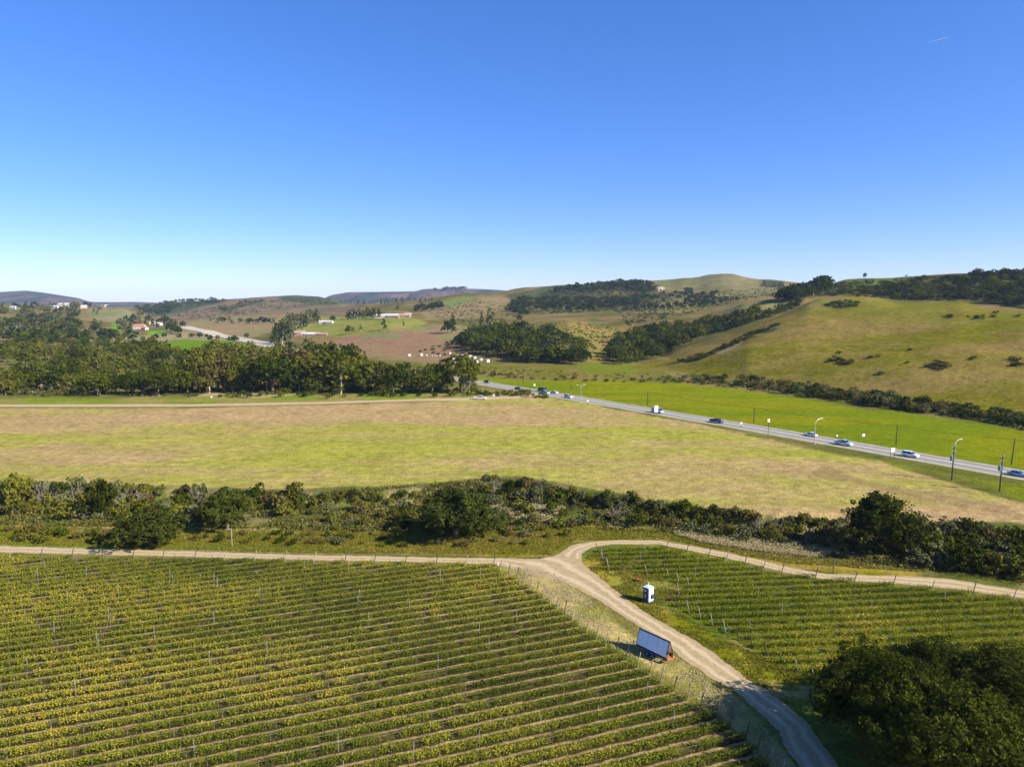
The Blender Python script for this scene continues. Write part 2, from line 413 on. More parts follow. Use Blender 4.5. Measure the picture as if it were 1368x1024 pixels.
def cluster(poly, n, mind, kinds, hr, wf, cols, name, species, where, cat='tree', group=None, split=False, seed=1, vsq=2.0, order='from left'):
    r = np.random.default_rng(seed); pts = scatter(poly, n, mind, r, vsq); its = []
    for (u, v) in pts:
        g = G(u, v)
        if g is None: continue
        h = r.uniform(*hr); its.append((u, g, h))
    its.sort(key=lambda q: q[0]); objs = []
    for i, (u, g, h) in enumerate(its):
        c = cols[r.integers(len(cols))]; k = kinds[r.integers(len(kinds))]; w = r.uniform(*wf)
        o = plant(k, g[0], g[1], h, w, c, name, split, int(r.integers(100)), -.05 * h if not split else 0)
        rel = (h - hr[0]) / (hr[1] - hr[0] + 1e-6); sz = 'low ' if rel < .3 else ('tall ' if rel > .72 else '')
        lb = f"{sz}{CN[c]} {species} {where}, {ordn(i+1)} {order}"
        if nw(lb) > 16: lb = f"{CN[c]} {species} {where}, {ordn(i+1)} {order}"
        if nw(lb) > 16: lb = f"{CN[c].split()[-1]} {species} {where}, {ordn(i+1)} {order}"
        if nw(lb) > 16: lb = f"{species} {where}, {ordn(i+1)} {order}"
        if nw(lb) > 16: print('LONG', lb)
        tag(o, lb, cat, group or f"{species}s {where}")
        objs.append(o)
    CENS[name] = CENS.get(name, 0) + len(objs)
    return objs

# ------------------------------------------------------------------ vineyard layout
def rowdir(deg): a = R(deg); return np.array((math.cos(a), math.sin(a))), np.array((-math.sin(a), math.cos(a)))
VL_PX = [(-420,740),(0,745),(300,749),(655,756),(695,776),(785,846),(850,890),(1000,990),(1050,1050),(1090,1300),(-900,1300)]
VR_PX = [(797,735),(870,731),(950,745),(1050,768),(1150,778),(1368,802),(1560,828),(1560,960),(1130,935),(1069,900),(1010,868),(931,825),(893,806),(905,795),(925,788),(892,772),(850,764),(818,768),(806,752)]
VL = np.array([P(*q) for q in VL_PX]); VR = np.array([P(*q) for q in VR_PX])
TL, NL = rowdir(20.3); TR, NR = rowdir(5.5)
SL, SR = 2.22, 2.3
OFFL = P(850, 890) @ NL if False else float(np.dot(P(850, 890), NL)); OFFR = float(np.dot(P(1069, 898), NR))

# ------------------------------------------------------------------ ground sheet
def build_ground():
    n = 960; a = np.linspace(-.8, .8, n)
    v = np.arange(1500, 512, -1.7); d1 = 45600 / (v - 400)
    d = np.concatenate([[1, 8, 16, 25, 33], d1, np.geomspace(d1[-1] * 1.0035, 2700, 540), np.geomspace(2715, 9400, 150)])
    xf = a[None, :] * d[:, None]; yf = np.repeat(d[:, None], n, 1)
    phi0 = math.atan(.8); ph = np.linspace(phi0, 2 * math.pi - phi0, 120)[1:-1]; rr = d / math.cos(phi0)
    xa = rr[:, None] * np.sin(ph)[None, :]; ya = rr[:, None] * np.cos(ph)[None, :]
    X = np.concatenate([xf, xa], 1); Y = np.concatenate([yf, ya], 1); nr, nc = X.shape
    Z = hgt(X, Y)
    u, vv = proj(X, Y, Z); dep = Y
    u2 = u + (fbm(X / 14, Y / 22, 41, 4) - .5) * 9 * np.clip(300 / np.maximum(dep, 60), .25, 2)
    v2 = vv + (fbm(X / 14, Y / 22, 43, 4) - .5) * 7 * np.clip(250 / np.maximum(dep, 60), .2, 1.6)
    n1 = fbm(X / 22, Y / 30, 1, 4); n2 = fbm(X / 7, Y / 7, 2, 4); n3 = fbm(X / 70, Y / 45, 6, 4)
    col = np.zeros(X.shape + (3,))
    def c(t): return np.array(t)[None, None, :]
    def mixn(c1, c2, nn, lo=.4, hi=.6): f = sstep(nn, lo, hi)[..., None]; return c(c1) * (1 - f) + c(c2) * f
    col[:] = mixn((.12, .12, .035), (.20, .165, .07), n1)
    far = sstep(dep, 450, 620)[..., None]; col = col * (1 - far) + mixn((.20,.145,.07),(.11,.105,.035), n3 * .6 + n1 * .4) * far
    def paint(poly, cc, soft=2., dmin=0, dmax=1e9, k=1.):
        nonlocal col
        poly = np.array(poly, float); lo, hi = poly.min(0) - soft * 2, poly.max(0) + soft * 2
        m = (u2 > lo[0]) & (u2 < hi[0]) & (v2 > lo[1]) & (v2 < hi[1]) & (dep > dmin) & (dep < dmax)
        if not m.any(): return
        uu, ww = u2[m], v2[m]; ins = inpoly(uu, ww, poly); dist = np.full(uu.shape, 1e9)
        for i in range(len(poly)):
            p, q = poly[i], poly[(i + 1) % len(poly)]; e = q - p; L2 = e @ e + 1e-9
            t = np.clip(((uu - p[0]) * e[0] + (ww - p[1]) * e[1]) / L2, 0, 1)
            dist = np.minimum(dist, np.hypot(uu - p[0] - t * e[0], ww - p[1] - t * e[1]))
        sd = np.where(ins, dist, -dist); f = (sstep(sd, -soft, soft) * k)[:, None]
        cv = cc[m] if isinstance(cc, np.ndarray) and cc.ndim == 3 and cc.shape[0] > 1 else np.array(cc)[None, :]
        col[m] = col[m] * (1 - f) + cv * f
    brush = (.062, .066, .03); gbr = (.07, .085, .045)
    # distant country
    paint([(-900,380),(1500,380),(1500,410),(-900,410)], mixn((.12,.085,.085),(.045,.055,.05), fbm(X/160,Y/420,8,5), .38, .62), 1, 3600)
    paint([(195,398),(350,392),(480,392),(480,424),(380,432),(250,440),(190,420)], mixn((.20,.14,.09),(.14,.115,.065), n3), 3, 1200, 3500)
    paint([(180,412),(225,403),(300,398),(305,402),(260,412),(215,422)], mixn(brush,(.06,.085,.045), n1), 2, 1200)
    paint([(288,412),(345,401),(352,403),(300,416)], brush, 1.2, 1200)
    paint([(370,396),(440,395),(470,404),(440,408),(380,402)], gbr, 2, 1200)
    paint([(225,437),(280,424),(400,418),(420,430),(330,452),(250,455)], mixn((.27,.18,.115),(.21,.19,.08), n1), 2, 700)
    paint([(390,448),(400,424),(540,421),(570,430),(555,440),(470,450)], mixn((.25,.235,.075),(.20,.21,.05), n1), 2, 700)
    paint([(400,463),(470,448),(600,432),(640,440),(600,456),(520,462),(470,470)], mixn((.25,.155,.10),(.21,.19,.09), n1), 2, 600)
    paint([(465,462),(560,456),(610,458),(625,474),(612,486),(570,492),(500,488)], mixn((.25,.155,.10),(.23,.165,.09), n1), 2, 400)
    paint([(560,412),(640,396),(680,396),(690,412),(640,425),(570,428)], mixn((.26,.175,.10),(.19,.165,.08), n1), 3, 900)
    paint([(585,402),(620,396),(640,398),(600,412)], (.17,.2,.07), 3, 900)
    paint([(676,394),(740,381),(840,375),(880,374),(890,392),(880,402),(820,408),(740,412),(690,410)], mixn((.085,.08,.04),(.06,.072,.035), n1), 2, 700)
    paint([(812,388),(880,390),(900,400),(870,415),(790,418),(720,416),(730,406)], mixn((.085,.08,.04),(.13,.115,.05), n1), 2, 600)
    paint([(752,410),(785,411),(783,416),(750,416)], (.2,.23,.06), 1, 600)
    paint([(878,384),(890,380),(888,386),(880,390)], (.55,.42,.3), 1)
    paint([(776,377),(790,379),(788,384),(776,382)], (.4,.33,.22), 1)
    paint([(860,374),(965,366),(1000,372),(1050,378),(1050,392),(980,394),(900,388)], mixn((.20,.165,.09),(.15,.145,.06), n1), 2, 1200)
    paint([(1020,374),(1048,377),(1046,384),(1015,383)], gbr, 2, 1200)
    paint([(880,398),(960,392),(1000,394),(960,410),(880,424)], mixn((.20,.16,.07),(.12,.12,.04), n1), 3, 600)
    paint([(965,416),(993,405),(1027,400),(1056,400),(1040,412),(1000,425)], (.24,.21,.09), 2, 600)
    paint([(722,440),(760,428),(810,438),(850,432),(830,470),(800,486),(770,480)], mixn((.25,.165,.06),(.20,.17,.055), n1), 3, 400)
    paint([(640,486),(790,486),(850,490),(900,498),(850,506),(760,508),(640,502)], mixn((.20,.15,.055),(.14,.135,.03), n1), 2, 330, 900)
    paint([(775,484),(850,484),(858,496),(800,502),(770,496)], (.15,.165,.03), 3, 330, 800)
    # grassy hill
    hill = [(842,491),(942,456),(1000,437),(1034,426),(1065,415),(1096,398),(1128,394),(1159,395),(1200,404),(1284,403),(1368,413),(1900,425),(1900,640),(1368,562),(1150,529),(1000,509),(900,496)]
    hc = mixn((.128,.120,.018),(.195,.143,.052), fbm(X/70, Y/26, 12, 6) * .75 + .25 * n2, .30, .66)
    hc = hc * (.66 + .5 * fbm(X / 3, Y / 3, 27, 3) + .36 * fbm(X / 16, Y / 60, 28, 3))[..., None]
    paint(hill, hc, 1.5, 290, 660)
    for k_ in range(5): paint([(960 + 8*k_, 500 - 9*k_), (1180 + 20*k_, 506 - 12*k_), (1400, 530 - 16*k_), (1400, 530.8 - 16*k_), (1180 + 20*k_, 506.8 - 12*k_), (960 + 8*k_, 500.8 - 9*k_)], (.24,.19,.10), .5, 290, 660, .45)
    paint([(1060,420),(1096,400),(1160,398),(1284,405),(1368,416),(1900,428),(1900,470),(1368,440),(1200,430)], (.13,.14,.02), 9, 290, 660, .6)
    paint([(1060,412),(1100,400),(1180,398),(1120,412)], mixn((.2,.18,.07),(.15,.16,.03), n1), 4, 400, 660, .7)
    paint([(905,484),(950,470),(1000,446),(1034,432),(1050,436),(1020,447),(990,455),(960,470),(930,480)], mixn(brush,(.2,.16,.07), n2, .42, .62), 2, 400, 640)
    paint([(1098,408),(1120,401),(1148,404),(1145,410),(1120,412)], brush, 1.5, 400, 640)
    paint([(955,470),(985,458),(992,455),(988,460),(960,474)], (.32,.25,.15), .8, 400, 640, .7)
    paint([(1059,399),(1096,384),(1128,374),(1159,371),(1284,366),(1368,364),(1900,360),(1900,425),(1368,412),(1284,402),(1250,402),(1200,402),(1159,392),(1100,395)], mixn((.045,.048,.024),(.085,.09,.03), n1), 1.5, 640, 1300)
    paint([(1100,386),(1128,374),(1210,369),(1200,380),(1110,392)], mixn((.10,.125,.035),(.075,.085,.03), n1), 3, 640, 1300)
    # woods floor and valley
    paint([(-900,452),(180,455),(190,470),(340,476),(420,470),(640,492),(640,529),(260,530),(-900,538)], mixn((.11,.115,.03),(.20,.165,.07), n2, .45, .7), 3, 250, 960)
    paint([(20,522),(50,512),(80,508),(70,517),(30,527)], (.42,.33,.19), 2, 200, 900)
    paint([(160,482),(200,480),(200,488),(165,492)], (.3,.24,.13), 2, 200, 900)
    paint([(255,530),(280,522),(330,524),(420,520),(430,532),(260,537)], mixn((.40,.31,.19),(.2,.22,.05), n2), 2, 200, 700)
    paint([(-900,533),(260,532),(640,522),(700,524),(640,531),(430,539),(-900,545)], mixn((.17,.21,.035),(.24,.21,.07), n1), 1.5, 200, 700)
    paint([(170,461),(260,453.5),(310,455),(350,467),(330,474),(220,468)], (.115,.20,.02), 1, 500)
    paint([(168,461),(225,457),(215,464),(175,465)], (.26,.24,.03), 1, 500)
    paint([(165,452),(225,444),(330,450),(330,456),(250,453),(170,461)], (.26,.23,.12), 2, 500)
    for b in ([(149,432),(157,430),(163,436),(160,447),(150,446)], [(170,441),(178,440),(178,449),(168,447)], [(196,442),(220,441),(222,446),(198,447)], [(90,450),(122,449),(120,454),(92,457)]):
        paint(b, (.14,.26,.03), 1, 500)
    paint([(115,414),(170,412),(185,425),(170,432),(120,424)], mixn((.22,.19,.12),(.15,.18,.06), n1), 2, 900)
    # green field beyond the highway
    gf = [(640,499),(700,505),(830,507),(940,514),(1000,521),(1130,542),(1250,557),(1368,574),(1900,665),(1900,720),(1368,632),(994,566),(724,523),(640,510)]
    paint(gf, mixn((.14,.175,.001),(.19,.195,.004), fbm(X/60, Y/12, 14, 4)), 1.2, 150, 620)
    paint([(640,498),(700,504),(830,506),(830,509),(700,508),(640,504)], (.17,.16,.05), 1, 300, 620)
    # great tilled field
    field = [(-900,549),(0,545),(250,545),(430,541),(600,535.5),(720,529),(800,541),(994,578),(1160,611),(1250,640),(1368,672),(1900,800),(1900,780),(1368,700),(1200,694),(1050,694),(900,670),(800,657),(700,636),(640,637),(500,651),(400,653),(200,648),(0,641),(-900,630)]
    g = fbm(X / 60, Y / 13, 15, 6) + .13 * np.exp(-((vv - 606) / 30) ** 2) * (.4 + .6 * sstep(u, 150, 450)) - .15 * np.exp(-((vv - 553) / 18) ** 2) - .10 * sstep(vv, 640, 690) + .16 * np.exp(-((vv - 560 - (u - 720) * .11) / 9) ** 2) * sstep(u, 700, 760) + .10 * np.exp(-((vv - 568 - 5 * np.sin(u / 90)) / 7) ** 2)
    g2 = fbm(X / 9, Y / 1.6, 16, 3)
    fc = mixn((.375,.265,.140),(.295,.285,.068), g + (g2 - .5) * .6, .22, .90) * (.78 + .44 * fbm(X / 2.2, Y / 1.6, 19, 2) + .045 * np.sin((Y + .1 * X + 5 * n3) * .9) * sstep(fbm(X / 40, Y / 40, 23, 2), .35, .6))[..., None]
    paint(field, fc, 1., 0, 420)
    paint([(1160,611),(1250,622),(1368,645),(1900,745),(1900,800),(1368,672),(1250,640)], mixn((.15,.17,.025),(.12,.115,.035), n1), 2, 0, 420)
    paint([(994,577),(1160,607),(1368,645),(1368,650),(1150,612),(994,581)], (.11,.11,.035), 1, 0, 420, .8)
    paint([(1100,618),(1150,640),(1240,658),(1350,678),(1368,690),(1368,696),(1200,662),(1080,630)], (.24,.17,.09), 2.5, 0, 420, .6)
    # creek band
    cb = [(-900,632),(0,642),(200,649),(400,654),(500,652),(640,638),(700,637),(800,658),(900,671),(1050,695),(1200,695),(1368,701),(1900,782),(1900,840),(1368,785),(1200,768),(1100,765),(1000,745),(880,719),(760,723),(735,741),(400,739),(0,727),(-900,720)]
    paint(cb, mixn((.10,.115,.03),(.19,.165,.075), n2), 1.2, 0, 300)
    paint([(-900,716),(0,722),(250,727),(420,735),(735,742),(765,723),(880,718),(1000,744),(1100,763),(1230,771),(1230,764),(1100,748),(1000,731),(940,718),(860,704),(700,700),(400,706),(0,700),(-900,700)], mixn((.17,.165,.02),(.29,.21,.06), n2, .35, .6), 2, 0, 300)
    paint([(88,705),(250,708),(400,711),(400,714),(240,712),(90,709)], (.40,.31,.2), 1, 0, 300)
    paint([(600,716),(700,712),(740,714),(700,722),(610,723)], (.30,.19,.11), 2, 0, 300, .8)
    paint([(0,716),(120,722),(260,726),(430,735),(430,740),(200,732),(0,727)], (.16,.21,.03), 2, 0, 300, .8)
    paint([(905,708),(960,712),(1040,722),(1110,738),(1090,744),(1020,736),(940,722)], (.34,.27,.18), 2, 0, 300, .8)
    # vineyards and verges
    paint([(-900,742),(660,752),(740,745),(790,728),(880,725),(1050,765),(1368,800),(1700,840),(1900,1500),(-900,1500)], mixn((.115,.135,.03),(.19,.165,.055), n2), 1.5, 0, 160)
    paint([(672,756),(735,764),(770,786),(850,855),(924,889),(981,930),(1045,1000),(1080,1050),(1050,1060),(1010,1000),(930,930),(850,880),(780,835),(700,772)], mixn((.42,.33,.14),(.22,.21,.06), n2, .45, .72), 4, 0, 160)
    paint([(775,745),(799,770),(862,817),(936,859),(1016,919),(1060,932),(1110,925),(1050,890),(960,850),(880,805),(850,764),(815,760),(800,740)], mixn((.14,.15,.015),(.28,.22,.05), n2, .42, .7), 4, 0, 160)
    paint([(815,775),(850,768),(905,778),(920,790),(880,797),(858,792),(830,785)], mixn((.34,.29,.10),(.2,.2,.05), n2), 4, 0, 160)
    paint([(1010,905),(1050,912),(1110,920),(1100,932),(1030,930)], (.34,.26,.12), 4, 0, 160, .7)
    paint(VL_PX, mixn((.080,.088,.018),(.13,.11,.032), n2), 3, 0, 160)
    paint(VR_PX, mixn((.135,.175,.016),(.20,.19,.04), n2), 3, 0, 160)
    lum = col.mean(-1, keepdims=True); col = np.clip(lum + (col - lum) * 1.15, .002, .9) * .80
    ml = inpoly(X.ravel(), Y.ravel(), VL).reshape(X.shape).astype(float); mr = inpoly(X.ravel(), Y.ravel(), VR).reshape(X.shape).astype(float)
    me = bpy.data.meshes.new('ground'); nv = nr * nc
    me.vertices.add(nv); me.vertices.foreach_set('co', np.stack([X, Y, Z], -1).reshape(-1).astype(np.float32))
    i, j = np.meshgrid(np.arange(nr - 1), np.arange(nc), indexing='ij'); j2 = (j + 1) % nc
    # columns run left to right over the front, then on round the back
    q = np.stack([i * nc + j, i * nc + j2, (i + 1) * nc + j2, (i + 1) * nc + j], -1).reshape(-1, 4).astype(np.int32)
    me.loops.add(q.size); me.loops.foreach_set('vertex_index', q.reshape(-1)); me.polygons.add(len(q))
    me.polygons.foreach_set('loop_start', np.arange(0, q.size, 4, dtype=np.int32)); me.polygons.foreach_set('loop_total', np.full(len(q), 4, np.int32))
    me.polygons.foreach_set('use_smooth', np.ones(len(q), bool))
    at = me.attributes.new('soil', 'FLOAT_COLOR', 'POINT')
    at.data.foreach_set('color', np.concatenate([np.clip(col, .005, .9), np.ones(X.shape + (1,))], -1).reshape(-1).astype(np.float32))
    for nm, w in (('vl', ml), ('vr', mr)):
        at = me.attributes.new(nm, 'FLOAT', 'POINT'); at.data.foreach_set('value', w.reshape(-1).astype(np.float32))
    me.update(calc_edges=True)
    m = mat('earth_and_grass', (.2, .2, .1), 1, 0, 0); k = NT(m); me.materials.append(m)
    base = k.n('ShaderNodeAttribute', attribute_name='soil').outputs['Color']
    pos = k.n('ShaderNodeNewGeometry').outputs['Position']; sx = k.n('ShaderNodeSeparateXYZ'); k.l(pos, sx.inputs[0])
    nf = k.noise(1.7, 5, pos, .75); nm_ = k.noise(.33, 5, pos, .7); nb = k.noise(.06, 4, pos, .6)
    f = k.math('MULTIPLY', k.rng(nf, .3, .7, .5, 1.5), k.math('MULTIPLY', k.rng(nm_, .3, .7, .72, 1.28), k.rng(nb, .3, .7, .88, 1.12)))
    cb_ = k.n('ShaderNodeCombineColor')
    for q_ in range(3): k.l(f, cb_.inputs[q_])
    out = k.mixc(1., base, cb_.outputs[0], 'MULTIPLY')
    # tufts: small green and straw flecks
    fl = k.rng(k.noise(.9, 5, pos, .8), .52, .66, 0, .45); out = k.mixc(fl, out, k.mixc(1., base, (.62, .95, .5), 'MULTIPLY'))
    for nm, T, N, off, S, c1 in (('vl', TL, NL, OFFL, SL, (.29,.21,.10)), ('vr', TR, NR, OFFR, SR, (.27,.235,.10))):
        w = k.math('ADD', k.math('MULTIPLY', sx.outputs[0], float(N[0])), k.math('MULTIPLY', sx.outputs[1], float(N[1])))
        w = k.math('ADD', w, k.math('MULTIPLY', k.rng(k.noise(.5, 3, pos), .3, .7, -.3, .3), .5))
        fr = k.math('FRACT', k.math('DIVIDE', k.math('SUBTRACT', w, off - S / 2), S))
        shade_ = k.math('MULTIPLY', k.rng(fr, .36, .42, 0, 1), k.rng(fr, .58, .68, 1, 0)); s_ = k.math('MULTIPLY', k.rng(fr, .18, .24, 0, 1), k.rng(fr, .36, .42, 1, 0))
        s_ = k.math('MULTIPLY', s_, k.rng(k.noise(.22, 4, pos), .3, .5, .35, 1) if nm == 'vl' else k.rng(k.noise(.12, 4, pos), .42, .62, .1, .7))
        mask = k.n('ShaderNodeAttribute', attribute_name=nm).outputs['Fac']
        out = k.mixc(k.math('MULTIPLY', k.math('MULTIPLY', shade_, mask), .85 if nm == 'vl' else .55), out, (.035, .028, .012))  # canopy shade painted into the ground as a dark strip beneath each row
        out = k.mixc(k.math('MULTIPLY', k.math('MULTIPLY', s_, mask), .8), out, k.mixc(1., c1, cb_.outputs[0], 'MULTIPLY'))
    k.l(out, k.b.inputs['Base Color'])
    bp = k.n('ShaderNodeBump'); bp.inputs['Strength'].default_value = .9; bp.inputs['Distance'].default_value = .5
    k.l(k.math('ADD', k.math('MULTIPLY', nf, .35), k.math('MULTIPLY', nm_, .9)), bp.inputs['Height']); k.l(bp.outputs[0], k.b.inputs['Normal'])
    o = link('ground', me); tag(o, 'rolling farmland with a tilled field, green pasture and grassy hills', kind='structure')
build_ground()

# ------------------------------------------------------------------ tracks and highway
def resample(pts, n):
    pts = np.array(pts, float); s = np.concatenate([[0], np.cumsum(np.hypot(*np.diff(pts, axis=0).T))])
    t = np.linspace(0, s[-1], n); return np.stack([np.interp(t, s, pts[:, k]) for k in range(2)], 1)
def strip(name, La, Lb, m, z=.02, cross=8, rag=.0, label=None, drape=False, seed=0, step=.5):
    La = np.array(La, float); Lb = np.array(Lb, float)
    n = max(20, int(np.hypot(*np.diff(La, axis=0).T).sum() / step)); n = min(n, 1600)
    A = resample(La, n); B = resample(Lb, n); ker = np.ones(9) / 9
    if rag > 0:
        for Q, s in ((A, 1), (B, 2)):
            dn = (A - B) / (np.linalg.norm(A - B, axis=1)[:, None] + 1e-6)
            Q += dn * ((fbm(Q[:, 0] * .9, Q[:, 1] * .9, seed + s, 4) - .5) * rag * 2)[:, None]
    t = np.linspace(0, 1, cross + 1)[None, :, None]; V = A[:, None] * (1 - t) + B[:, None] * t
    zz = hgt(V[..., 0], V[..., 1]) + z if drape else np.full(V.shape[:2], z)
    W = np.concatenate([V, zz[..., None]], -1).reshape(-1, 3); c1 = cross + 1
    i, j = np.meshgrid(np.arange(n - 1), np.arange(cross), indexing='ij')
    q = np.stack([i*c1+j, i*c1+j+1, (i+1)*c1+j+1, (i+1)*c1+j], -1).reshape(-1, 4)
    me = bpy.data.meshes.new(name); me.from_pydata(W.tolist(), [], q.tolist()); me.materials.append(m)
    nrm = np.cross(W[q[0, 1]] - W[q[0, 0]], W[q[0, 3]] - W[q[0, 0]])
    if nrm[2] < 0: me.flip_normals()
    uv = me.uv_layers.new(name='across'); tt = np.tile(t[0, :, 0], n); ss = np.repeat(np.arange(n) * step, c1)
    li = np.zeros(len(me.loops), np.int32); me.loops.foreach_get('vertex_index', li)
    uv.data.foreach_set('uv', np.stack([tt[li], ss[li]], 1).reshape(-1).astype(np.float32))
    o = link(name, me); tag(o, label, kind='structure'); return o
def dirtmat(name, c1, c2, rut):
    m = mat(name, c1, .95, 0, .05); k = NT(m); pos = k.n('ShaderNodeNewGeometry').outputs['Position']
    uv = k.n('ShaderNodeUVMap', uv_map='across'); sx = k.n('ShaderNodeSeparateXYZ'); k.l(uv.outputs[0], sx.inputs[0])
    n1 = k.noise(1.1, 6, pos, .7); n2 = k.noise(4, 4, pos, .7)
    w = k.math('ADD', sx.outputs[0], k.rng(k.noise(.25, 2, pos), .3, .7, -.06, .06))
    r1 = k.math('ABSOLUTE', k.math('SUBTRACT', k.math('ABSOLUTE', k.math('SUBTRACT', w, .5)), .21))
    ru = k.rng(r1, .03, .13, 1, 0)
    out = k.mixc(k.rng(n1, .35, .68, 0, 1), c1, c2); out = k.mixc(k.math('MULTIPLY', ru, .8), out, rut)
    f = k.rng(n2, .3, .7, .86, 1.14); cb = k.n('ShaderNodeCombineColor')
    for q in range(3): k.l(f, cb.inputs[q])
    k.l(k.mixc(1., out, cb.outputs[0], 'MULTIPLY'), k.b.inputs['Base Color'])
    bp = k.n('ShaderNodeBump'); bp.inputs['Strength'].default_value = .6; bp.inputs['Distance'].default_value = .12
    k.l(k.math('SUBTRACT', n1, k.math('MULTIPLY', ru, .3)), bp.inputs['Height']); k.l(bp.outputs[0], k.b.inputs['Normal'])
    return m
M_DIRT = dirtmat('pale_dirt', (.37, .28, .155), (.28, .205, .10), (.47, .37, .225))
def PP(l): return [P(u, v) for u, v in l]
strip('dirt_road', PP([(-900,716),(-300,725),(0,728.5),(150,733),(400,740.5),(600,744.5),(680,745),(735,747),(748,752)]),
      PP([(-900,727),(-300,735),(0,738),(200,742.5),(400,747.5),(600,751.5),(660,754),(700,762),(722,771)]), M_DIRT, .02, 10, .45, 'pale dirt track along the top edge of the vineyard', seed=3)
strip('dirt_road', PP([(735,746),(748,738),(765,727.5),(790,723),(830,721),(880,721.5),(950,733.5),(1000,744),(1050,756),(1100,766),(1150,767.5),(1200,768.5),(1270,773),(1368,789),(1500,808),(1750,845)]),
      PP([(790,768),(777,750),(777,740),(790,731),(815,727),(880,727),(945,740),(1000,752),(1050,765),(1100,774),(1150,777),(1200,779.5),(1270,786),(1368,799),(1500,822),(1750,862)]), M_DIRT, .026, 10, .4, 'pale dirt track curving over the right vineyard', seed=5)
strip('dirt_road', PP([(690,753),(720,768),(762,782),(799,801),(830,822),(854,837),(889,860),(924,889),(961,912),(981,922),(1010,948),(1041,979),(1058,1009),(1085,1050),(1130,1150),(1180,1400),(1240,2000)]),
      PP([(742,742),(765,743),(776,750),(799,770),(824,789.5),(862,817),(899,839),(936,859),(969,884),(998,906),(1022,921),(1053,942),(1071,958),(1105,1000),(1190,1120),(1300,1400),(1440,2000)]), M_DIRT, .032, 12, .5, 'main dirt road running down between the two vineyards', seed=7)
strip('farm_track', PP([(-900,541),(-300,540),(0,540),(260,539.5),(430,536.5),(560,532.5),(620,531),(690,528.5),(715,526)]),
      PP([(-900,545),(-300,544),(0,543.5),(260,543),(430,539.5),(560,535.5),(630,535.5),(690,532),(722,528.5)]), M_DIRT, .03, 4, .8, 'narrow pale farm track along the far edge of the tilled field', step=1.5)
M_ROAD = grain('asphalt', (.215, .20, .17), .9, .12, .6); M_SHO = grain('road_shoulder', (.34, .30, .21), .95, .2, .5); M_LINE = mat('road_paint', (.8, .78, .7), .7); M_YEL = mat('yellow_road_paint', (.62, .5, .22), .7)
def ofs(c, d):
    c = np.array(c, float); t = np.gradient(c, axis=0); t /= np.linalg.norm(t, axis=1)[:, None]; return c + np.stack([-t[:, 1], t[:, 0]], 1) * d
hwc = resample(PP([(470,484),(560,497.5),(600,504),(642,511.0),(717,522.9),(994,569),(1368,634.2),(1560,667.6)]), 300)
for _ in range(12): hwc[1:-1] = (hwc[:-2] + hwc[1:-1] * 2 + hwc[2:]) / 4
HW = 5.1
strip('highway_shoulder', ofs(hwc, HW + 1.0), ofs(hwc, -HW - 1.6), M_SHO, .012, 2, .5, 'gravel shoulder of the highway', step=2)
strip('highway', ofs(hwc, HW), ofs(hwc, -HW), M_ROAD, .02, 4, 0, 'grey two lane highway crossing the valley', step=2)
strip('road_marking', ofs(hwc, .55), ofs(hwc, .28), M_LINE, .03, 1, 0, 'pale centre line of the highway', step=2)
strip('road_marking', ofs(hwc, .25), ofs(hwc, -.05), M_YEL, .03, 1, 0, 'second centre line of the highway', step=2)
strip('road_marking', ofs(hwc, HW-.4), ofs(hwc, HW-.52), M_LINE, .03, 1, 0, 'edge line on the far side of the highway', step=2)
strip('road_marking', ofs(hwc, -HW+.62), ofs(hwc, -HW+.5), M_LINE, .03, 1, 0, 'edge line on the near side of the highway', step=2)
fp = []
for u, v in [(243,436.5),(262,440.5),(285,446),(310,451),(335,456),(360,461.5),(385,467),(430,476)]:
    g = G(u, v); fp.append(g[:2] if g else P(u, v))
fp = resample(fp, 200)
strip('distant_highway', ofs(fp, 11), ofs(fp, -11), grain('pale_concrete', (.40,.35,.25), .9, .1, .2), .5, 6, .5, 'pale stretch of the highway far up the valley', drape=True, step=4)

# ------------------------------------------------------------------ trees and bushes
oakc = [DK, MG, MG, BL]; woodc = [DK, MG, OL, MG, GR, BR]; shc = [OL, GR, MG, BR, OL, GR, DK]
# woods between the valley road and the tilled field
cluster([(470,526),(470,517),(600,517),(600,526)], 16, 7, ['oak','euc','oak'], (12,17), (.9,1.3), [MG,OL,DK,MG], 'eucalyptus_tree', 'tree', 'in the lower front row near the highway end', split=True, seed=10)
cluster([(262,525),(270,515),(470,515),(470,526)], 30, 7, ['euc','oak','euc'], (15,24), (.9,1.3), [MG,OL,DK,BR,OL], 'eucalyptus_tree', 'gum tree', 'in the front row of woods by the tilled field', split=True, seed=11)
cluster([(255,514),(280,486),(400,482),(480,488),(490,514)], 60, 8, ['euc','oak','euc'], (13,21), (.9,1.3), [MG,OL,DK,OL,GR], 'eucalyptus_tree', 'gum tree', 'deep in the woods above the tilled field', seed=12)
cluster([(0,512),(120,488),(255,490),(255,527),(175,529),(110,522),(60,528),(0,528)], 70, 11, ['oak'], (7,12), (.9,1.3), [MG,OL,MG,OL,DK], 'oak_tree', 'oak', 'in the thin woods past the far farm track', seed=13)
cluster([(110,529),(255,529),(255,524),(110,524)], 10, 12, ['oak'], (9,14), (.9,1.2), [DK,MG], 'round_oak_tree', 'round oak', 'fronting the thin woods by the farm track', split=True, seed=14)
cluster([(-60,488),(-60,458),(180,462),(255,474),(380,478),(250,490),(120,488)], 100, 8, ['oak','oak','euc'], (8,14), (1,1.35), [MG,OL,DK,MG], 'oak_tree', 'oak', 'in the woods below the distant vineyard', seed=15)
cluster([(-200,500),(-200,462),(-60,462),(-10,500),(-10,528),(-200,530)], 30, 14, ['oak'], (8,13), (1,1.35), [DK,MG,BL], 'oak_tree', 'oak', 'at the far end of the thin woods', seed=16)
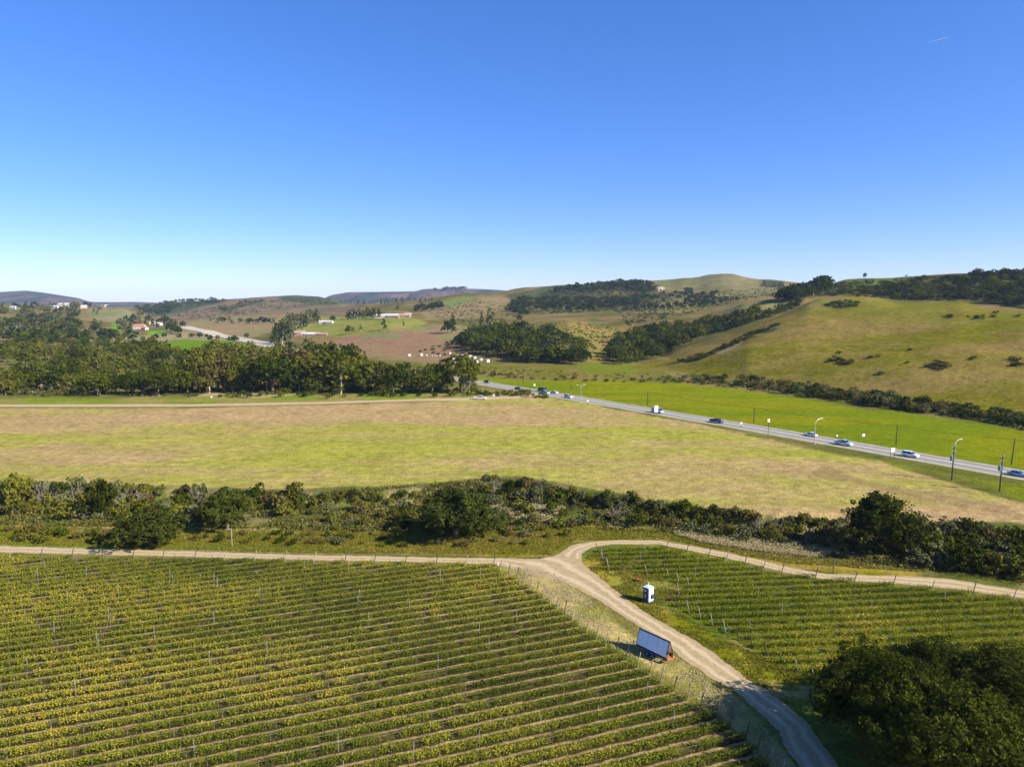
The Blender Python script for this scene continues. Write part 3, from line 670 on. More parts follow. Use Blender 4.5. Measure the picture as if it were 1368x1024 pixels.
cluster([(0,530),(0,505),(120,500),(150,528)], 46, 9, ['shrub'], (2.2,4.5), (1.,1.5), shc, 'valley_bush', 'bush', 'among the oaks past the far farm track', 'bush', seed=17)
cluster([(255,527),(430,524),(640,522),(640,529),(430,533),(255,530)], 40, 7, ['shrub'], (1.8,4), (.9,1.4), [MG,DK,OL], 'valley_bush', 'bush', 'at the foot of the gum trees', 'bush', seed=18)
for i, (u, v, h, w, k, c, lb) in enumerate([
    (134,507,21,.8,'euc',OL,'gum tree with a forked pale trunk standing out of the thin woods'),
    (616,524,21,1.0,'oak',MG,'broad tree at the roadside end of the gum tree woods'),
    (627,526,17,.8,'euc',OL,'thin topped gum tree nearest the highway, last of the woods'),
    (590,524,13,1.1,'oak',DK,'dark spreading oak next to the roadside end of the gum woods'),
    (455,526,24,.9,'euc',MG,'tallest dark green gum tree in the middle of the woods'),
    (300,522,22,.95,'euc',BR,'brownish gum tree above the bare bank'),
    (374,522,24,.85,'euc',OL,'tall loose gum tree above the grassy bank')]):
    g = G(u, v); tag(plant(k, g[0], g[1], h, w, c, 'lone_tree', True, i + 1), lb, 'tree')
# far left country
cluster([(-250,462),(-250,428),(0,426),(60,424),(130,436),(150,448),(180,454),(150,460),(0,456)], 260, 4.6, ['foak','feuc','foak'], (9,15), (.9,1.4), [BL,DK,MG,MG], 'distant_tree', 'tree', 'on the wooded flat below the far villas', seed=21)
cluster([(-250,424),(-250,408),(0,410),(60,409),(130,408),(160,410),(120,424),(50,425)], 190, 3.6, ['foak','feuc'], (9,16), (.8,1.3), [BL,BL,MG,GR], 'hilltop_tree', 'tree', 'around the far villas on the hilltop', seed=22)
cluster([(163,452),(160,430),(185,418),(225,432),(250,436),(235,450),(200,436),(176,440)], 34, 6, ['feuc','foak'], (9,19), (.8,1.1), [BL,DK,GR], 'distant_tree', 'tree', 'around the red roofed house', seed=23)
cluster([(170,458),(178,452),(230,447),(300,452),(320,458),(240,454)], 12, 10, ['foak'], (6,9), (.9,1.2), [DK,BL,MG], 'distant_tree', 'tree', 'behind the distant vineyard', seed=24)
cluster([(180,412),(225,402),(305,398),(300,404),(240,413),(215,422),(190,420)], 95, 3, ['foak'], (10,16), (1,1.5), [BL,BL,MG], 'ridge_tree', 'tree', 'on the wooded ridge behind the red roofed house', seed=25)
cluster([(290,412),(345,401),(352,403),(300,416)], 14, 5, ['foak'], (8,12), (1,1.5), [BL,BR], 'ridge_tree', 'tree', 'in the scrubby strip on the pinkish ridge', seed=26)
# middle distance: groves and single trees
cluster([(366,462),(372,448),(385,436),(392,430),(425,424),(430,430),(400,442),(378,462)], 34, 5, ['feuc','euc'], (14,26), (.7,1.), [BL,GR,DK,GR], 'grove_tree', 'tree', 'in the grove beside the farm sheds', seed=31)
cluster([(462,425),(508,422),(508,426),(464,428)], 20, 3, ['feuc'], (12,19), (.7,1), [BL,DK], 'grove_tree', 'tree', 'in the row by the long farm barn', seed=32)
cluster([(280,431),(330,428),(372,432),(372,434),(300,434)], 12, 7, ['foak','feuc'], (7,14), (1,1.3), [BL,GR,DK], 'hedgerow_tree', 'tree', 'along the hedge above the pinkish field', seed=33)
cluster([(545,417),(570,412),(592,410),(590,414),(560,417)], 12, 4, ['foak'], (10,16), (1,1.2), [DK,BL], 'grove_tree', 'tree', 'in the small wood under the ridge', seed=34)
cluster([(440,406),(520,403),(580,401),(575,405),(480,408)], 16, 6, ['feuc'], (9,16), (.7,1), [BL], 'ridge_tree', 'tree', 'peeping over the grassy crest before the blue range', seed=35)
cluster([(567,389),(600,388),(590,387),(620,387)], 8, 4, ['foak'], (20,28), (1.5,2.4), [BL], 'ridge_tree', 'tree', 'on top of the far blue range', seed=36)
for i, (u, v, h, w, k, c, lb) in enumerate([
    (513,441,15,.75,'euc',DK,'upright dark tree alone in the middle of the golden field'),
    (539,437,10,.6,'feuc',GR,'slender tree beyond the upright dark one in the golden field'),
    (467,446,11,1.1,'oak',OL,'spreading tree below the barn row'), (482,443,9,.8,'feuc',GR,'thin straggly tree next to the spreading one below the barn'),
    (445,431,12,.8,'oak',BL,'dark tree between the white farmhouse and the barn row'),
    (606,445,21,.75,'euc',DK,'big dark gum casting a long shadow over the gully'), (598,446,16,.9,'oak',DK,'dark oak hard by the big gum at the gully'),
    (531,414,8,1.1,'foak',BL,'small round tree on the slope under the crest'),
    (652,440,28,.55,'feuc',GR,'tall grey half bare gum above the oak ravine'), (658,441,22,.6,'feuc',GR,'second grey half bare gum above the oak ravine'), (644,442,24,.5,'feuc',GR,'narrow grey gum on the gully side of the tall one'),
    (674,441,13,.5,'feuc',BR,'small rusty tree above the oak ravine'), (694,430,10,.8,'foak',DK,'lone dark tree on the bare brown shelf'),
    (388,466,8,1.1,'oak',BL,'round dark tree beside the distant highway bend'), (313,458,9,1.1,'oak',DK,'round tree on the verge of the distant highway'), (330,452,7,1.,'foak',DK,'small tree across the distant highway'),
    (1155,372,7.5,.7,'oak',BL,'lone tree standing on the skyline of the dark ridge'),
    (1079,396,11,1.,'oak',BL,'oak at the foot of the skyline grove'), (1211,370,3,1.,'foak',DK,'tiny tree on the skyline of the dark ridge')]):
    g = G(u, v)
    if g is None: g = G(u, v + 2)
    tag(plant(k, g[0], g[1], h, w, c, 'single_tree', False, i), lb, 'tree')
# ravines
cluster([(608,462),(640,446),(700,444),(705,462),(690,482),(660,474),(636,474)], 56, 7, ['oak'], (10,16), (.95,1.25), oakc, 'ravine_oak', 'oak', 'in the ravine above the white boxes', seed=41)
cluster([(690,484),(700,452),(735,450),(765,464),(785,480),(780,487),(740,487)], 54, 7, ['oak'], (10,15), (.95,1.25), oakc + [GR], 'ravine_oak', 'oak', 'on the wooded knoll across from the green pasture', seed=42)
cluster([(815,486),(822,462),(850,446),(900,440),(960,434),(1010,424),(1000,432),(940,452),(890,474),(850,489)], 84, 7, ['oak'], (9,15), (.95,1.25), oakc + [MG], 'ravine_oak', 'oak', 'in the ravine under the grassy hill', seed=43)
cluster([(940,446),(1000,432),(1060,409),(1072,404),(1066,412),(1000,434),(960,446)], 40, 6, ['oak'], (7,11), (.95,1.25), oakc, 'ravine_oak', 'oak', 'in the upper ravine behind the grassy spur', seed=44)
cluster([(675,416),(690,402),(740,400),(800,402),(860,396),(880,400),(850,410),(780,416),(720,412),(700,422)], 150, 5, ['foak','oak'], (8,14), (1.1,1.6), [BL,BL,DK,GR], 'upland_oak', 'oak', 'on the scrubby upland slope', seed=45)
cluster([(736,390),(770,384),(830,378),(868,379),(878,388),(860,394),(830,388),(760,392)], 60, 5, ['foak'], (10,16), (1,1.5), [BL,BL,DK], 'upland_oak', 'oak', 'along the dark skyline wood', seed=46)
cluster([(800,420),(830,416),(880,414),(930,412),(960,406),(990,402),(960,400),(920,404),(880,410)], 50, 6, ['foak'], (7,11), (1.1,1.4), [BL,BL,DK], 'upland_oak', 'oak', 'along the fold below the bare summit', seed=47)
cluster([(890,396),(925,388),(935,396),(960,392),(950,400),(920,404)], 20, 5, ['foak'], (9,13), (1,1.4), [BL], 'upland_oak', 'oak', 'in the hollow under the bare summit', seed=48)
cluster([(1040,402),(1060,394),(1085,387),(1104,382),(1106,388),(1085,395),(1060,403)], 46, 3.5, ['oak','oak','euc'], (13,19), (.9,1.2), [BL,DK], 'skyline_tree', 'tree', 'in the skyline grove left of the dark ridge', seed=49)
cluster([(1270,400),(1290,372),(1368,367),(1500,368),(1500,412),(1368,411)], 100, 6, ['oak'], (8,13), (1.1,1.5), [BL,MG,DK,MG], 'ridge_oak', 'oak', 'on the dark ridge behind the grassy hill', seed=50)
cluster([(1110,394),(1150,386),(1200,378),(1280,370),(1285,400),(1200,400)], 95, 6, ['shrub','oak'], (3,7), (1.2,1.9), [BL,MG,OL,DK], 'ridge_bush', 'bush', 'on the scrubby face of the dark ridge', 'bush', seed=51)
# scrub on the hills
cluster([(905,484),(950,470),(1000,446),(1040,434),(1000,452),(950,475),(930,482)], 80, 3.5, ['shrub'], (1.4,2.8), (1.3,1.9), [BR,DK,DK], 'hill_bush', 'bush', 'in the scrubby streak down the grassy spur', 'bush', seed=52)
cluster([(1098,408),(1120,401),(1148,404),(1145,410),(1120,412)], 26, 3.5, ['shrub'], (1.2,2.4), (1.3,1.8), [DK,BR], 'hill_bush', 'bush', 'in the patch on the brow of the grassy hill', 'bush', seed=53)
for nm, pl, n in (('in the oval thicket low on the grassy hill', [(1240,491),(1256,484),(1272,488),(1258,494)], 14), ('in the thicket at the far flank of the grassy hill', [(1342,493),(1352,480),(1372,472),(1420,474),(1410,496)], 26),
                  ('in the twin patches low on the grassy hill', [(1106,484),(1118,480),(1140,484),(1138,488)], 12), ('dotted over the face of the grassy hill', [(1060,470),(1200,465),(1368,470),(1368,505),(1100,500)], 9), ('dotted along the brow of the grassy hill', [(1240,424),(1330,418),(1368,424),(1260,428)], 10)):
    cluster(pl, n, 3, ['shrub'], (1.2,2.6), (1.4,2.), [DK,BR], 'hill_bush', 'bush', nm, 'bush', seed=int(54 + n))
cluster([(640,502),(655,492),(700,505),(760,506),(830,508),(930,505),(935,512),(830,511),(700,508)], 36, 9, ['shrub'], (1.5,3.4), (1.1,1.7), [GR,DK,OL], 'meadow_bush', 'bush', 'along the fence line of the green pasture', 'bush', seed=57)
cluster([(640,526),(700,523),(735,533),(690,529),(640,530)], 26, 6, ['shrub'], (1.5,3), (1.1,1.6), [MG,DK,OL], 'roadside_bush', 'bush', 'between the highway and the farm track', 'bush', seed=58)
cluster([(560,470),(600,455),(640,452),(610,470),(640,484),(600,478)], 26, 8, ['shrub'], (1.4,3), (1.2,1.8), [OL,BR,DK], 'meadow_bush', 'bush', 'around the brown field with the white boxes', 'bush', seed=59)
cluster([(925,508),(1000,507),(1100,520),(1200,533),(1290,549),(1368,562),(1460,578),(1460,590),(1368,571),(1280,557),(1200,548),(1130,537),(1000,520),(930,513)], 150, 6.5, ['shrub','shrub','oak'], (2.4,5.4), (1.1,1.6), [GR,DK,DK,BR,OL], 'creekside_bush', 'bush', 'along the creek at the foot of the grassy hill', 'bush', seed=60)
cluster([(1148,539),(1160,534),(1192,541),(1188,547)], 7, 8, ['oak'], (4,7), (1.,1.3), [GR,DK], 'creekside_oak', 'oak', 'at the foot of the grassy hill above the pasture', seed=61)
# distant scrub nobody could count
def scatter_mass(name, regs, seed, label, mats=None, col=BL):
    r = np.random.default_rng(seed); out = []; T = []
    for poly, n, s0, s1, dmin in regs:
        poly = np.array(poly, float); lo, hi = poly.min(0), poly.max(0); U = r.uniform(lo[0], hi[0], n * 3); V = r.uniform(lo[1], hi[1], n * 3)
        k = inpoly(U, V, poly); pts = list(zip(U[k], V[k]))[:n]
        for u, v in pts:
            g = G(u, v)
            if g is None or g[1] < dmin: continue
            s = r.uniform(s0, s1); m = 26; D = r.normal(size=(m, 3)); D /= np.linalg.norm(D, axis=1)[:, None]; D[:, 2] = np.abs(D[:, 2])
            out.append(leaf_quads(np.array(g) + D * s * (.8, .8, .6), D, s * .32, r, .5)); T.append(r.uniform(0, 1) * .5 + r.uniform(0, .5, m))
    o = link(name, quads_mesh(name, np.concatenate(out), [M_LEAF], np.concatenate(T))); o.color = colr(col)
    return tag(o, label, kind='stuff')
scatter_mass('distant_scrub', [([(680,412),(740,384),(870,378),(900,400),(840,415),(700,420)], 1700, 1.5, 4.5, 700), ([(1059,398),(1128,376),(1368,366),(1460,368),(1460,412),(1284,401),(1197,401),(1128,392)], 1700, 1, 3.4, 650),
    ([(230,420),(330,402),(460,398),(470,404),(380,412),(260,430)], 260, 2, 5, 1000), ([(560,412),(640,400),(690,412),(660,440),(600,432)], 420, 1, 2.6, 600), ([(700,440),(760,428),(830,440),(820,470),(770,470)], 420, .8, 1.9, 500),
    ([(840,436),(950,412),(1000,400),(1050,394),(1040,384),(900,392),(820,410)], 800, 1, 3, 700), ([(1020,374),(1048,377),(1046,384),(1015,383)], 60, 2, 5, 900)], 91, 'low grey green chaparral scattered over the far slopes', col=(.06,.062,.025))
scatter_mass('hill_tufts', [([(1000,440),(1065,418),(1100,400),(1284,406),(1368,418),(1460,420),(1460,575),(1150,528),(1000,508),(920,495)], 420, .2, .6, 280), ([(842,491),(942,458),(1034,428),(1000,470),(940,500)], 140, .2, .6, 280)], 90, 'dark grass tussocks speckling the grassy hill', col=(.085,.08,.025))
scatter_mass('valley_scrub', [([(-200,528),(-200,458),(180,462),(250,480),(255,530)], 1100, 1, 2.4, 200), ([(640,500),(800,505),(930,512),(930,500),(780,498),(640,490)], 130, .6, 1.4, 250),
    ([(925,506),(1100,520),(1290,549),(1460,578),(1460,592),(1280,558),(1100,533),(930,513)], 900, .9, 2.2, 200)], 92, 'low olive scrub covering the open ground of the valley', col=(.09,.09,.028))

# ------------------------------------------------------------------ creek woodland between field and vineyard
for i, (u, v, h, wf, c, ns, lb) in enumerate([
    (202,728,7.6,1.75,(.05,.062,.010),20000,'large round dark oak bush beside the dirt road above the left vineyard'),
    (303,706,8.6,1.3,(.062,.075,.010),11000,'round dark oak in the creek thicket behind the large roadside bush'),
    (137,692,9.0,.8,DK,6000,'dark upright oak among pale bare stems in the creek thicket'),
    (610,718,10.2,1.7,(.045,.058,.010),17000,'big dark oak standing alone in the middle of the creek thicket'),
    (1180,735,11.6,1.5,(.030,.040,.006),17000,'tallest black green oak of the creek thicket below the highway poles'),
    (1365,755,7.,1.0,DK,4000,'dark oak where the creek thicket meets the dirt road curve'),
    (26,676,9.,.9,YG,5000,'yellow green willow at the far end of the creek thicket')]):
    g = G(u, v); r = np.random.default_rng(300 + i); lb_ = lobes_oak(r, 20)
    cr, tr = split_tree('t', lb_, ns, .030 if ns < 8000 else .022, 310 + i, .03, .2, M_BARK, low=-.8, clump=45)
    root = link('oak_tree', None, None, (g[0], g[1], g[2] - .1), r.uniform(0, 6)); root.scale = (h * wf, h * wf, h); c_ = link('crown', cr, root); c_.color = colr(c); link('trunk', tr, root); tag(root, lb, 'tree')
cks = [OL, GR, MG, BR, OL, GR, DK, YG]
cluster([(-120,690),(-120,655),(0,650),(140,655),(300,658),(400,664),(400,690),(250,700),(100,694)], 80, 14, ['shrub','shrub','oak'], (2.2,4.8), (.9,1.3), cks, 'creek_bush', 'bush', 'in the creek thicket behind the roadside oak bush', 'bush', seed=71)
cluster([(400,690),(400,662),(560,668),(660,655),(700,652),(770,664),(780,706),(600,708),(470,706)], 75, 15, ['shrub','shrub','oak'], (1.6,3.6), (.9,1.3), cks, 'creek_bush', 'bush', 'in the creek thicket around the big lone oak', 'bush', seed=72)
cluster([(780,700),(770,664),(900,680),(1050,700),(1140,704),(1140,740),(1030,728),(900,708)], 85, 13, ['shrub','shrub','oak'], (1.5,3.4), (.9,1.3), cks[:-1], 'creek_bush', 'bush', 'in the creek thicket above the curving dirt road', 'bush', seed=73)
cluster([(1200,745),(1215,712),(1300,712),(1368,725),(1520,752),(1520,800),(1368,775),(1290,764),(1220,755)], 60, 15, ['shrub','oak','shrub'], (2.6,5.4), (.9,1.3), cks, 'creek_bush', 'bush', 'in the creek thicket past the tallest oak', 'bush', seed=74)
cluster([(430,728),(440,706),(600,712),(740,704),(780,712),(700,728),(560,732)], 34, 16, ['shrub'], (.8,2.0), (1.1,1.7), cks, 'verge_bush', 'low bush', 'on the rough verge above the vineyard road', 'bush', seed=75)
cluster([(0,722),(20,704),(150,712),(150,726),(60,724)], 12, 14, ['shrub'], (1.2,3), (1.1,1.5), [OL,BR,MG], 'verge_bush', 'low bush', 'beyond the road left of the large oak bush', 'bush', seed=76)
cluster([(250,722),(320,712),(440,715),(430,730),(300,724)], 20, 12, ['shrub'], (.7,1.7), (1.2,1.8), [OL,BR,DK], 'verge_bush', 'low bush', 'on the grassy verge right of the large oak bush', 'bush', seed=77)
cluster([(-120,676),(-120,655),(0,660),(130,668),(260,678),(420,688),(300,690),(100,684),(-50,684)], 14, 16, ['bare'], (4,7), (.7,1.), [GR], 'bare_bush', 'bare pale bush', 'in the left part of the creek thicket', 'bush', seed=78)
cluster([(640,660),(740,654),(900,684),(1050,712),(1290,720),(1368,735),(1368,748),(1200,735),(1000,718),(760,690)], 14, 18, ['bare'], (2.5,4.5), (.8,1.1), [GR], 'bare_bush', 'bare pale bush', 'along the right part of the creek thicket', 'bush', seed=79)
cluster([(0,650),(200,655),(420,662),(560,662),(640,640),(740,640),(830,662),(960,686),(1120,700),(1110,708),(900,690),(700,664),(500,676),(200,664),(0,660)], 85, 9, ['shrub'], (1.,2.6), (.9,1.4), [DK,BR,OL,GR], 'bank_bush', 'bush', 'on the field side bank of the creek', 'bush', seed=80)
def tufts(name, n, region, hr, wr, m, label, seed, dens=None, nb=3):
    """grass and weeds: low clumps of blades and leaves"""
    r = np.random.default_rng(seed); poly = np.array([P(*q) for q in region]); lo, hi = poly.min(0), poly.max(0)
    X = r.uniform(lo[0], hi[0], n * 4); Y = r.uniform(lo[1], hi[1], n * 4); k = inpoly(X, Y, poly); X, Y = X[k], Y[k]
    if dens is not None: k = r.uniform(0, 1, len(X)) < dens(X, Y); X, Y = X[k], Y[k]
    X, Y = X[:n], Y[:n]; n = len(X); Z = hgt(X, Y); h = r.uniform(*hr, n); w = r.uniform(*wr, n); V = []
    for b in range(nb):
        o_ = r.normal(size=(n, 2)) * (w * .8)[:, None]; Pt = np.stack([X + o_[:, 0], Y + o_[:, 1], Z + h * r.uniform(.15, 1, n)], 1)
        V.append(leaf_quads(Pt, np.tile((.25, -.2, 1.), (n, 1)), 1., r, .75, .7) )
        V[-1] = Pt[:, None] + (V[-1] - Pt[:, None]) * w[:, None, None]
    t = np.clip(np.repeat(r.uniform(0, 1, n)[None], nb, 0).ravel() * .6 + r.uniform(0, .4, n * nb), 0, 1)
    o = link(name, quads_mesh(name, np.concatenate(V), [m], t)); return tag(o, label, kind='stuff')
def tintmat(name, stops, trans=.3):
    m = mat(name, stops[0][1], 1, 0, 0); k = NT(m); at = k.n('ShaderNodeAttribute', attribute_name='tint').outputs['Fac']
    c = k.ramp(at, stops); k.l(c, k.b.inputs['Base Color']); tr = k.n('ShaderNodeBsdfTranslucent'); k.l(c, tr.inputs['Color'])
    mx = k.n('ShaderNodeMixShader'); mx.inputs[0].default_value = trans; k.l(k.b.outputs[0], mx.inputs[1]); k.l(tr.outputs[0], mx.inputs[2])
    k.l(mx.outputs[0], [q for q in k.t.nodes if q.type == 'OUTPUT_MATERIAL'][0].inputs[0]); return m
M_GRASS = tintmat('grass_blades', [(0, (.07,.095,.006)), (.4, (.125,.135,.010)), (.7, (.20,.165,.025)), (1, (.32,.23,.06))])
M_GRASSR = tintmat('lush_grass', [(0, (.08,.12,.006)), (.5, (.15,.19,.010)), (.85, (.22,.22,.02)), (1, (.30,.25,.05))])
M_STRAW = tintmat('straw', [(0, (.30,.25,.12)), (.6, (.46,.38,.20)), (1, (.25,.22,.08))])
M_WEED = tintmat('weeds', [(0, (.045,.052,.010)), (.5, (.10,.10,.02)), (.8, (.18,.15,.045)), (1, (.30,.24,.11))])
tufts('creek_undergrowth', 60000, [(-150,700),(-150,650),(0,652),(200,656),(400,660),(640,642),(700,640),(800,660),(1050,697),(1368,706),(1520,745),(1520,800),(1368,778),(1200,757),(1040,732),(900,712),(760,706),(600,712),(400,708),(200,704)], (.1,.7), (.15,.4), M_WEED, 'tangled olive undergrowth filling the creek bed', 93, nb=3,
      dens=lambda x, y: sstep(fbm(x / 5, y / 5, 71, 3), .35, .6))
tufts('verge_grass', 60000, [(-150,730),(-150,702),(400,708),(760,702),(900,708),(1040,730),(1230,762),(1368,782),(1368,772),(1200,762),(1050,752),(940,730),(880,718),(765,722),(735,741),(400,738),(0,726)], (.03,.28), (.06,.16), M_GRASS, 'rough grass on the verge beyond the dirt road', 94)
tufts('dry_grass', 14000, [(900,706),(960,708),(1040,718),(1120,736),(1100,746),(1020,738),(940,726),(900,714)], (.2,.8), (.06,.16), M_STRAW, 'pale dry grass along the creek thicket edge', 95)
tufts('dry_grass', 9000, [(640,668),(700,655),(760,672),(740,700),(690,696)], (.3,1.), (.08,.2), M_STRAW, 'straw coloured grass beside the big creek oak', 96)
tufts('verge_grass', 26000, [(672,756),(735,764),(770,786),(850,855),(924,889),(981,930),(1045,1000),(1080,1050),(1040,1050),(1000,995),(930,935),(850,882),(780,838),(690,775)], (.02,.14), (.05,.13), M_STRAW, 'straw and grass between the left vineyard and the road', 97, dens=lambda x, y: sstep(fbm(x / 2.2, y / 2.2, 75, 3), .3, .9))
tufts('verge_grass', 30000, [(775,745),(799,770),(862,817),(936,859),(1016,919),(1110,925),(1060,895),(960,850),(890,806),(925,790),(890,770),(800,738)], (.02,.16), (.05,.14), M_GRASS, 'grass between the road and the right vineyard', 98, dens=lambda x, y: sstep(fbm(x / 2.2, y / 2.2, 76, 3), .25, .9))
tufts('vineyard_grass', 50000, [(-60,742),(655,758),(785,848),(850,892),(1000,992),(1050,1060),(-60,1060)], (.02,.14), (.05,.13), M_GRASS, 'grass growing under and between the left vine rows', 99, dens=lambda x, y: np.clip(1.1 - 1.05 * (np.abs(((x * NL[0] + y * NL[1] - OFFL) / SL + .5) % 1 - .38) < .24), 0, 1))
tufts('vineyard_grass', 85000, [(800,738),(870,732),(1050,768),(1368,802),(1450,815),(1450,960),(1130,935),(893,806),(925,788)], (.02,.18), (.05,.14), M_GRASSR, 'grass growing under and between the right vine rows', 100)

# ------------------------------------------------------------------ big oaks at the near corner of the right vineyard
for i, (u, v, h, wf, c, lb) in enumerate([
    (1172,1000,11.4,1.2,(.034,.046,.005),'huge dark oak whose shadow falls over the main dirt road'),
    (1268,1075,12.8,1.2,(.047,.060,.007),'huge oak in front of the other two by the near road bend'),
    (1345,990,10.8,1.2,(.044,.055,.007),'huge oak farthest from the road, against the right vineyard'),
    (1235,955,9.6,1.15,(.034,.045,.006),'dark oak tucked behind the huge one by the road')]):
    x, y = P(u, v); r = np.random.default_rng(400 + i); lb_ = lobes_oak(r, 30, .56)
    cr, tr = split_tree('t', lb_, 70000, .0125, 410 + i, .03, .22, M_BARK, .5, -.85, 10, 65)
    root = link('oak_tree', None, None, (x, y, -.1), r.uniform(0, 6)); root.scale = (h * wf, h * wf, h); c_ = link('crown', cr, root); c_.color = colr(c); link('trunk', tr, root); tag(root, lb, 'tree')

# ------------------------------------------------------------------ vines
M_VINE = tintmat('vine_leaves', [(0, (.03,.05,.002)), (.3, (.09,.12,.004)), (.55, (.19,.20,.010)), (.78, (.38,.33,.03)), (.92, (.44,.28,.03)), (1, (.18,.10,.02))], .3)
pm = MB(); pm.tube([(0,0,-.1),(.01,0,1.9)], .035, 5); POST = pm.mesh('trellis_post', [M_GALV])
pm = MB(); pm.tube([(0,0,-.1),(0,0,1.75)], .016, 4); STAKE = pm.mesh('vine_stake', [M_RUST])
pm = MB(); pm.tube([(0,0,-.2),(.25,0,1.0),(.5,0,2.0)], .075, 7); ENDP = pm.mesh('end_post', [M_WOOD])
pm = MB(); pm.tube([(0,0,-.2),(.25,0,1.0),(.5,0,2.0)], .07, 7); ENDD = pm.mesh('end_post', [M_DARKW])
def vine_rows(poly, T, N, off, S, krange, side, seed, ph, wlo, labelf, group, dn=1., tb=.44):
    r = np.random.default_rng(seed); rows = []
    for k in range(*krange):
        w = off + k * S; s = np.arange(-260, 260, .25); px, py = T[0] * s + N[0] * w, T[1] * s + N[1] * w
        ins = inpoly(px, py, poly) & (py > 30) & (np.abs(px) < .78 * py + 6)
        run = []; st = None
        for q in range(len(s)):
            if ins[q] and st is None: st = s[q]
            if (not ins[q] or q == len(s) - 1) and st is not None:
                if s[q] - st > 3: run.append((st, s[q]))
                st = None
        for a, b in run: rows.append((k, w, a, b))
    for idx, (k, w, a, b) in enumerate(rows):
        ang = math.atan2(T[1], T[0]); o0 = np.array((T[0] * a + N[0] * w, T[1] * a + N[1] * w)); Ln = b - a
        root = link('vine_row', None, None, (o0[0], o0[1], 0), ang)
        n = int(Ln * 145 * dn); s = r.uniform(0, Ln, n); vi = np.floor(s / 1.4 + r.normal(size=n) * .12).astype(int)
        hv = .8 + .5 * _hash(vi, vi * 0 + k, seed); gap = _hash(vi, vi * 0 + k, seed + 5) > .09; yel = _hash(vi, vi * 0 + k, seed + 9)
        gap &= r.uniform(0, 1, n) < (.55 + .45 * np.abs(np.cos(s / 1.4 * math.pi)))
        sx = np.round(s * 3.2) / 3.2 + r.normal(size=n) * .06
        z = ph + np.where(r.uniform(0, 1, n) < .09, r.uniform(.4, .95, n), r.beta(1.3, 1.5, n) * .62) * hv; y = np.clip(r.normal(size=n) * .22, -.45, .45)
        X = o0[0] + T[0] * s; Y = o0[1] + T[1] * s; zone = fbm(X / 26, Y / 14, seed + 3, 3)
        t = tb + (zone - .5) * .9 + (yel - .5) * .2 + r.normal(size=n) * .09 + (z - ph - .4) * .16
        m = gap; Pt = np.stack([np.where(z > ph + .45, sx, s), y, z], 1)[m]; q = r.normal(size=(m.sum(), 3)) * (.8, .8, .5) + (.25, -.35, .8); q /= np.linalg.norm(q, axis=1)[:, None]
        V = leaf_quads(Pt, q, .10, r, .3, .8)
        link('foliage', quads_mesh('foliage', V, [M_VINE], np.clip(t[m], 0, 1)), root)
        # canes and trunks, the drip hose and the wire
        mb = MB(); nt_ = int(Ln / 1.4)
        for q in range(nt_):
            xx = q * 1.4 + .5 + r.uniform(-.1, .1); mb.tube([(xx, 0, -.05), (xx + r.uniform(-.06, .06), r.uniform(-.05, .05), .75)], [.04, .03], 4, 0, False)
        mb.tube([(0, 0, .72), (Ln, 0, .72)], .022, 4, 0, False); mb.build('vine_trunks', M_BARK, root)
        mb = MB(); mb.tube([(0, .02, .38), (Ln, .02, .38)], .018, 4, 0, False); mb.tube([(.2, 0, 1.4), (Ln - .2, 0, 1.4)], .006, 3, 0, False); mb.build('hose_and_wire', M_BLACK, root)
        np_ = 0; xx = (7.2 - (a % 7.2)) + (.6 if k % 2 else 0)
        while xx < Ln - 1.5 and np_ < 24:
            c = T[0] * (a + xx) + N[0] * w
            p = link('trellis_post', POST if r.uniform() < .14 else STAKE, root, (xx, 0, 0)); p.scale = (1, 1, r.uniform(.92, 1.12)); xx += 7.2; np_ += 1
        for xx, s_ in ((0, 1), (Ln, -1)):
            X0 = o0 + T * xx
            if abs(X0[0]) < .77 * X0[1] + 4:
                e = link('end_post', ENDP if r.uniform() < .55 else ENDD, root, (xx, 0, 0), 0 if s_ < 0 else math.pi)
                e.scale = (1, 1, r.uniform(.85, 1.08))
        tag(root, labelf(idx, len(rows)), 'vine row', group)
    return rows
NROWS = vine_rows(VL, TL, NL, OFFL, SL, (-34, 44), 1, 501, .30, 0, lambda i, n: f"trellised vine row with yellowing leaves in the left vineyard, {ordn(i+1)} counted from the near edge", 'trellised vine rows of the left vineyard')
NR2 = vine_rows(VR, TR, NR, OFFR, SR, (-8, 50), 1, 601, .26, 0, lambda i, n: f"leafy green vine row in the right vineyard, {ordn(i+1)} counted from the near edge", 'vine rows of the right vineyard', 1.0, .51)
print('rows', len(NROWS), len(NR2), 'census', CENS)

# ------------------------------------------------------------------ cars
def paintmat():
    m = mat('car_paint', (.5, .5, .5), .28, .15, .6); k = NT(m); oi = k.n('ShaderNodeObjectInfo'); k.l(oi.outputs['Color'], k.b.inputs['Base Color']); return m
M_CAR = paintmat(); M_LAMP = mat('lamp_glass', (.8, .8, .78), .15, 0, .6); M_TAIL = mat('tail_lamp_glass', (.4, .02, .02), .2, 0, .5); M_RIM = mat('alloy', (.5, .5, .5), .35, .8)
def prism(mb, prof, w, inset=.06, mi=0):
    """side profile (x, z) extruded across, with narrower outer faces"""
    n = len(prof); c = np.mean(prof, 0); V = []
    for y, s in ((-w/2, 1 - inset), (-w/2 + .12, 1), (w/2 - .12, 1), (w/2, 1 - inset)):
        for x, z in prof: V.append((c[0] + (x - c[0]) * s, y, c[1] + (z - c[1]) * s))
    Q = [tuple(range(n)), tuple(3*n + i for i in range(n - 1, -1, -1))]
    for k in range(3):
        for i in range(n): j = (i + 1) % n; Q.append((k*n+j, k*n+i, (k+1)*n+i, (k+1)*n+j))
    return mb.add(V, Q, mi)
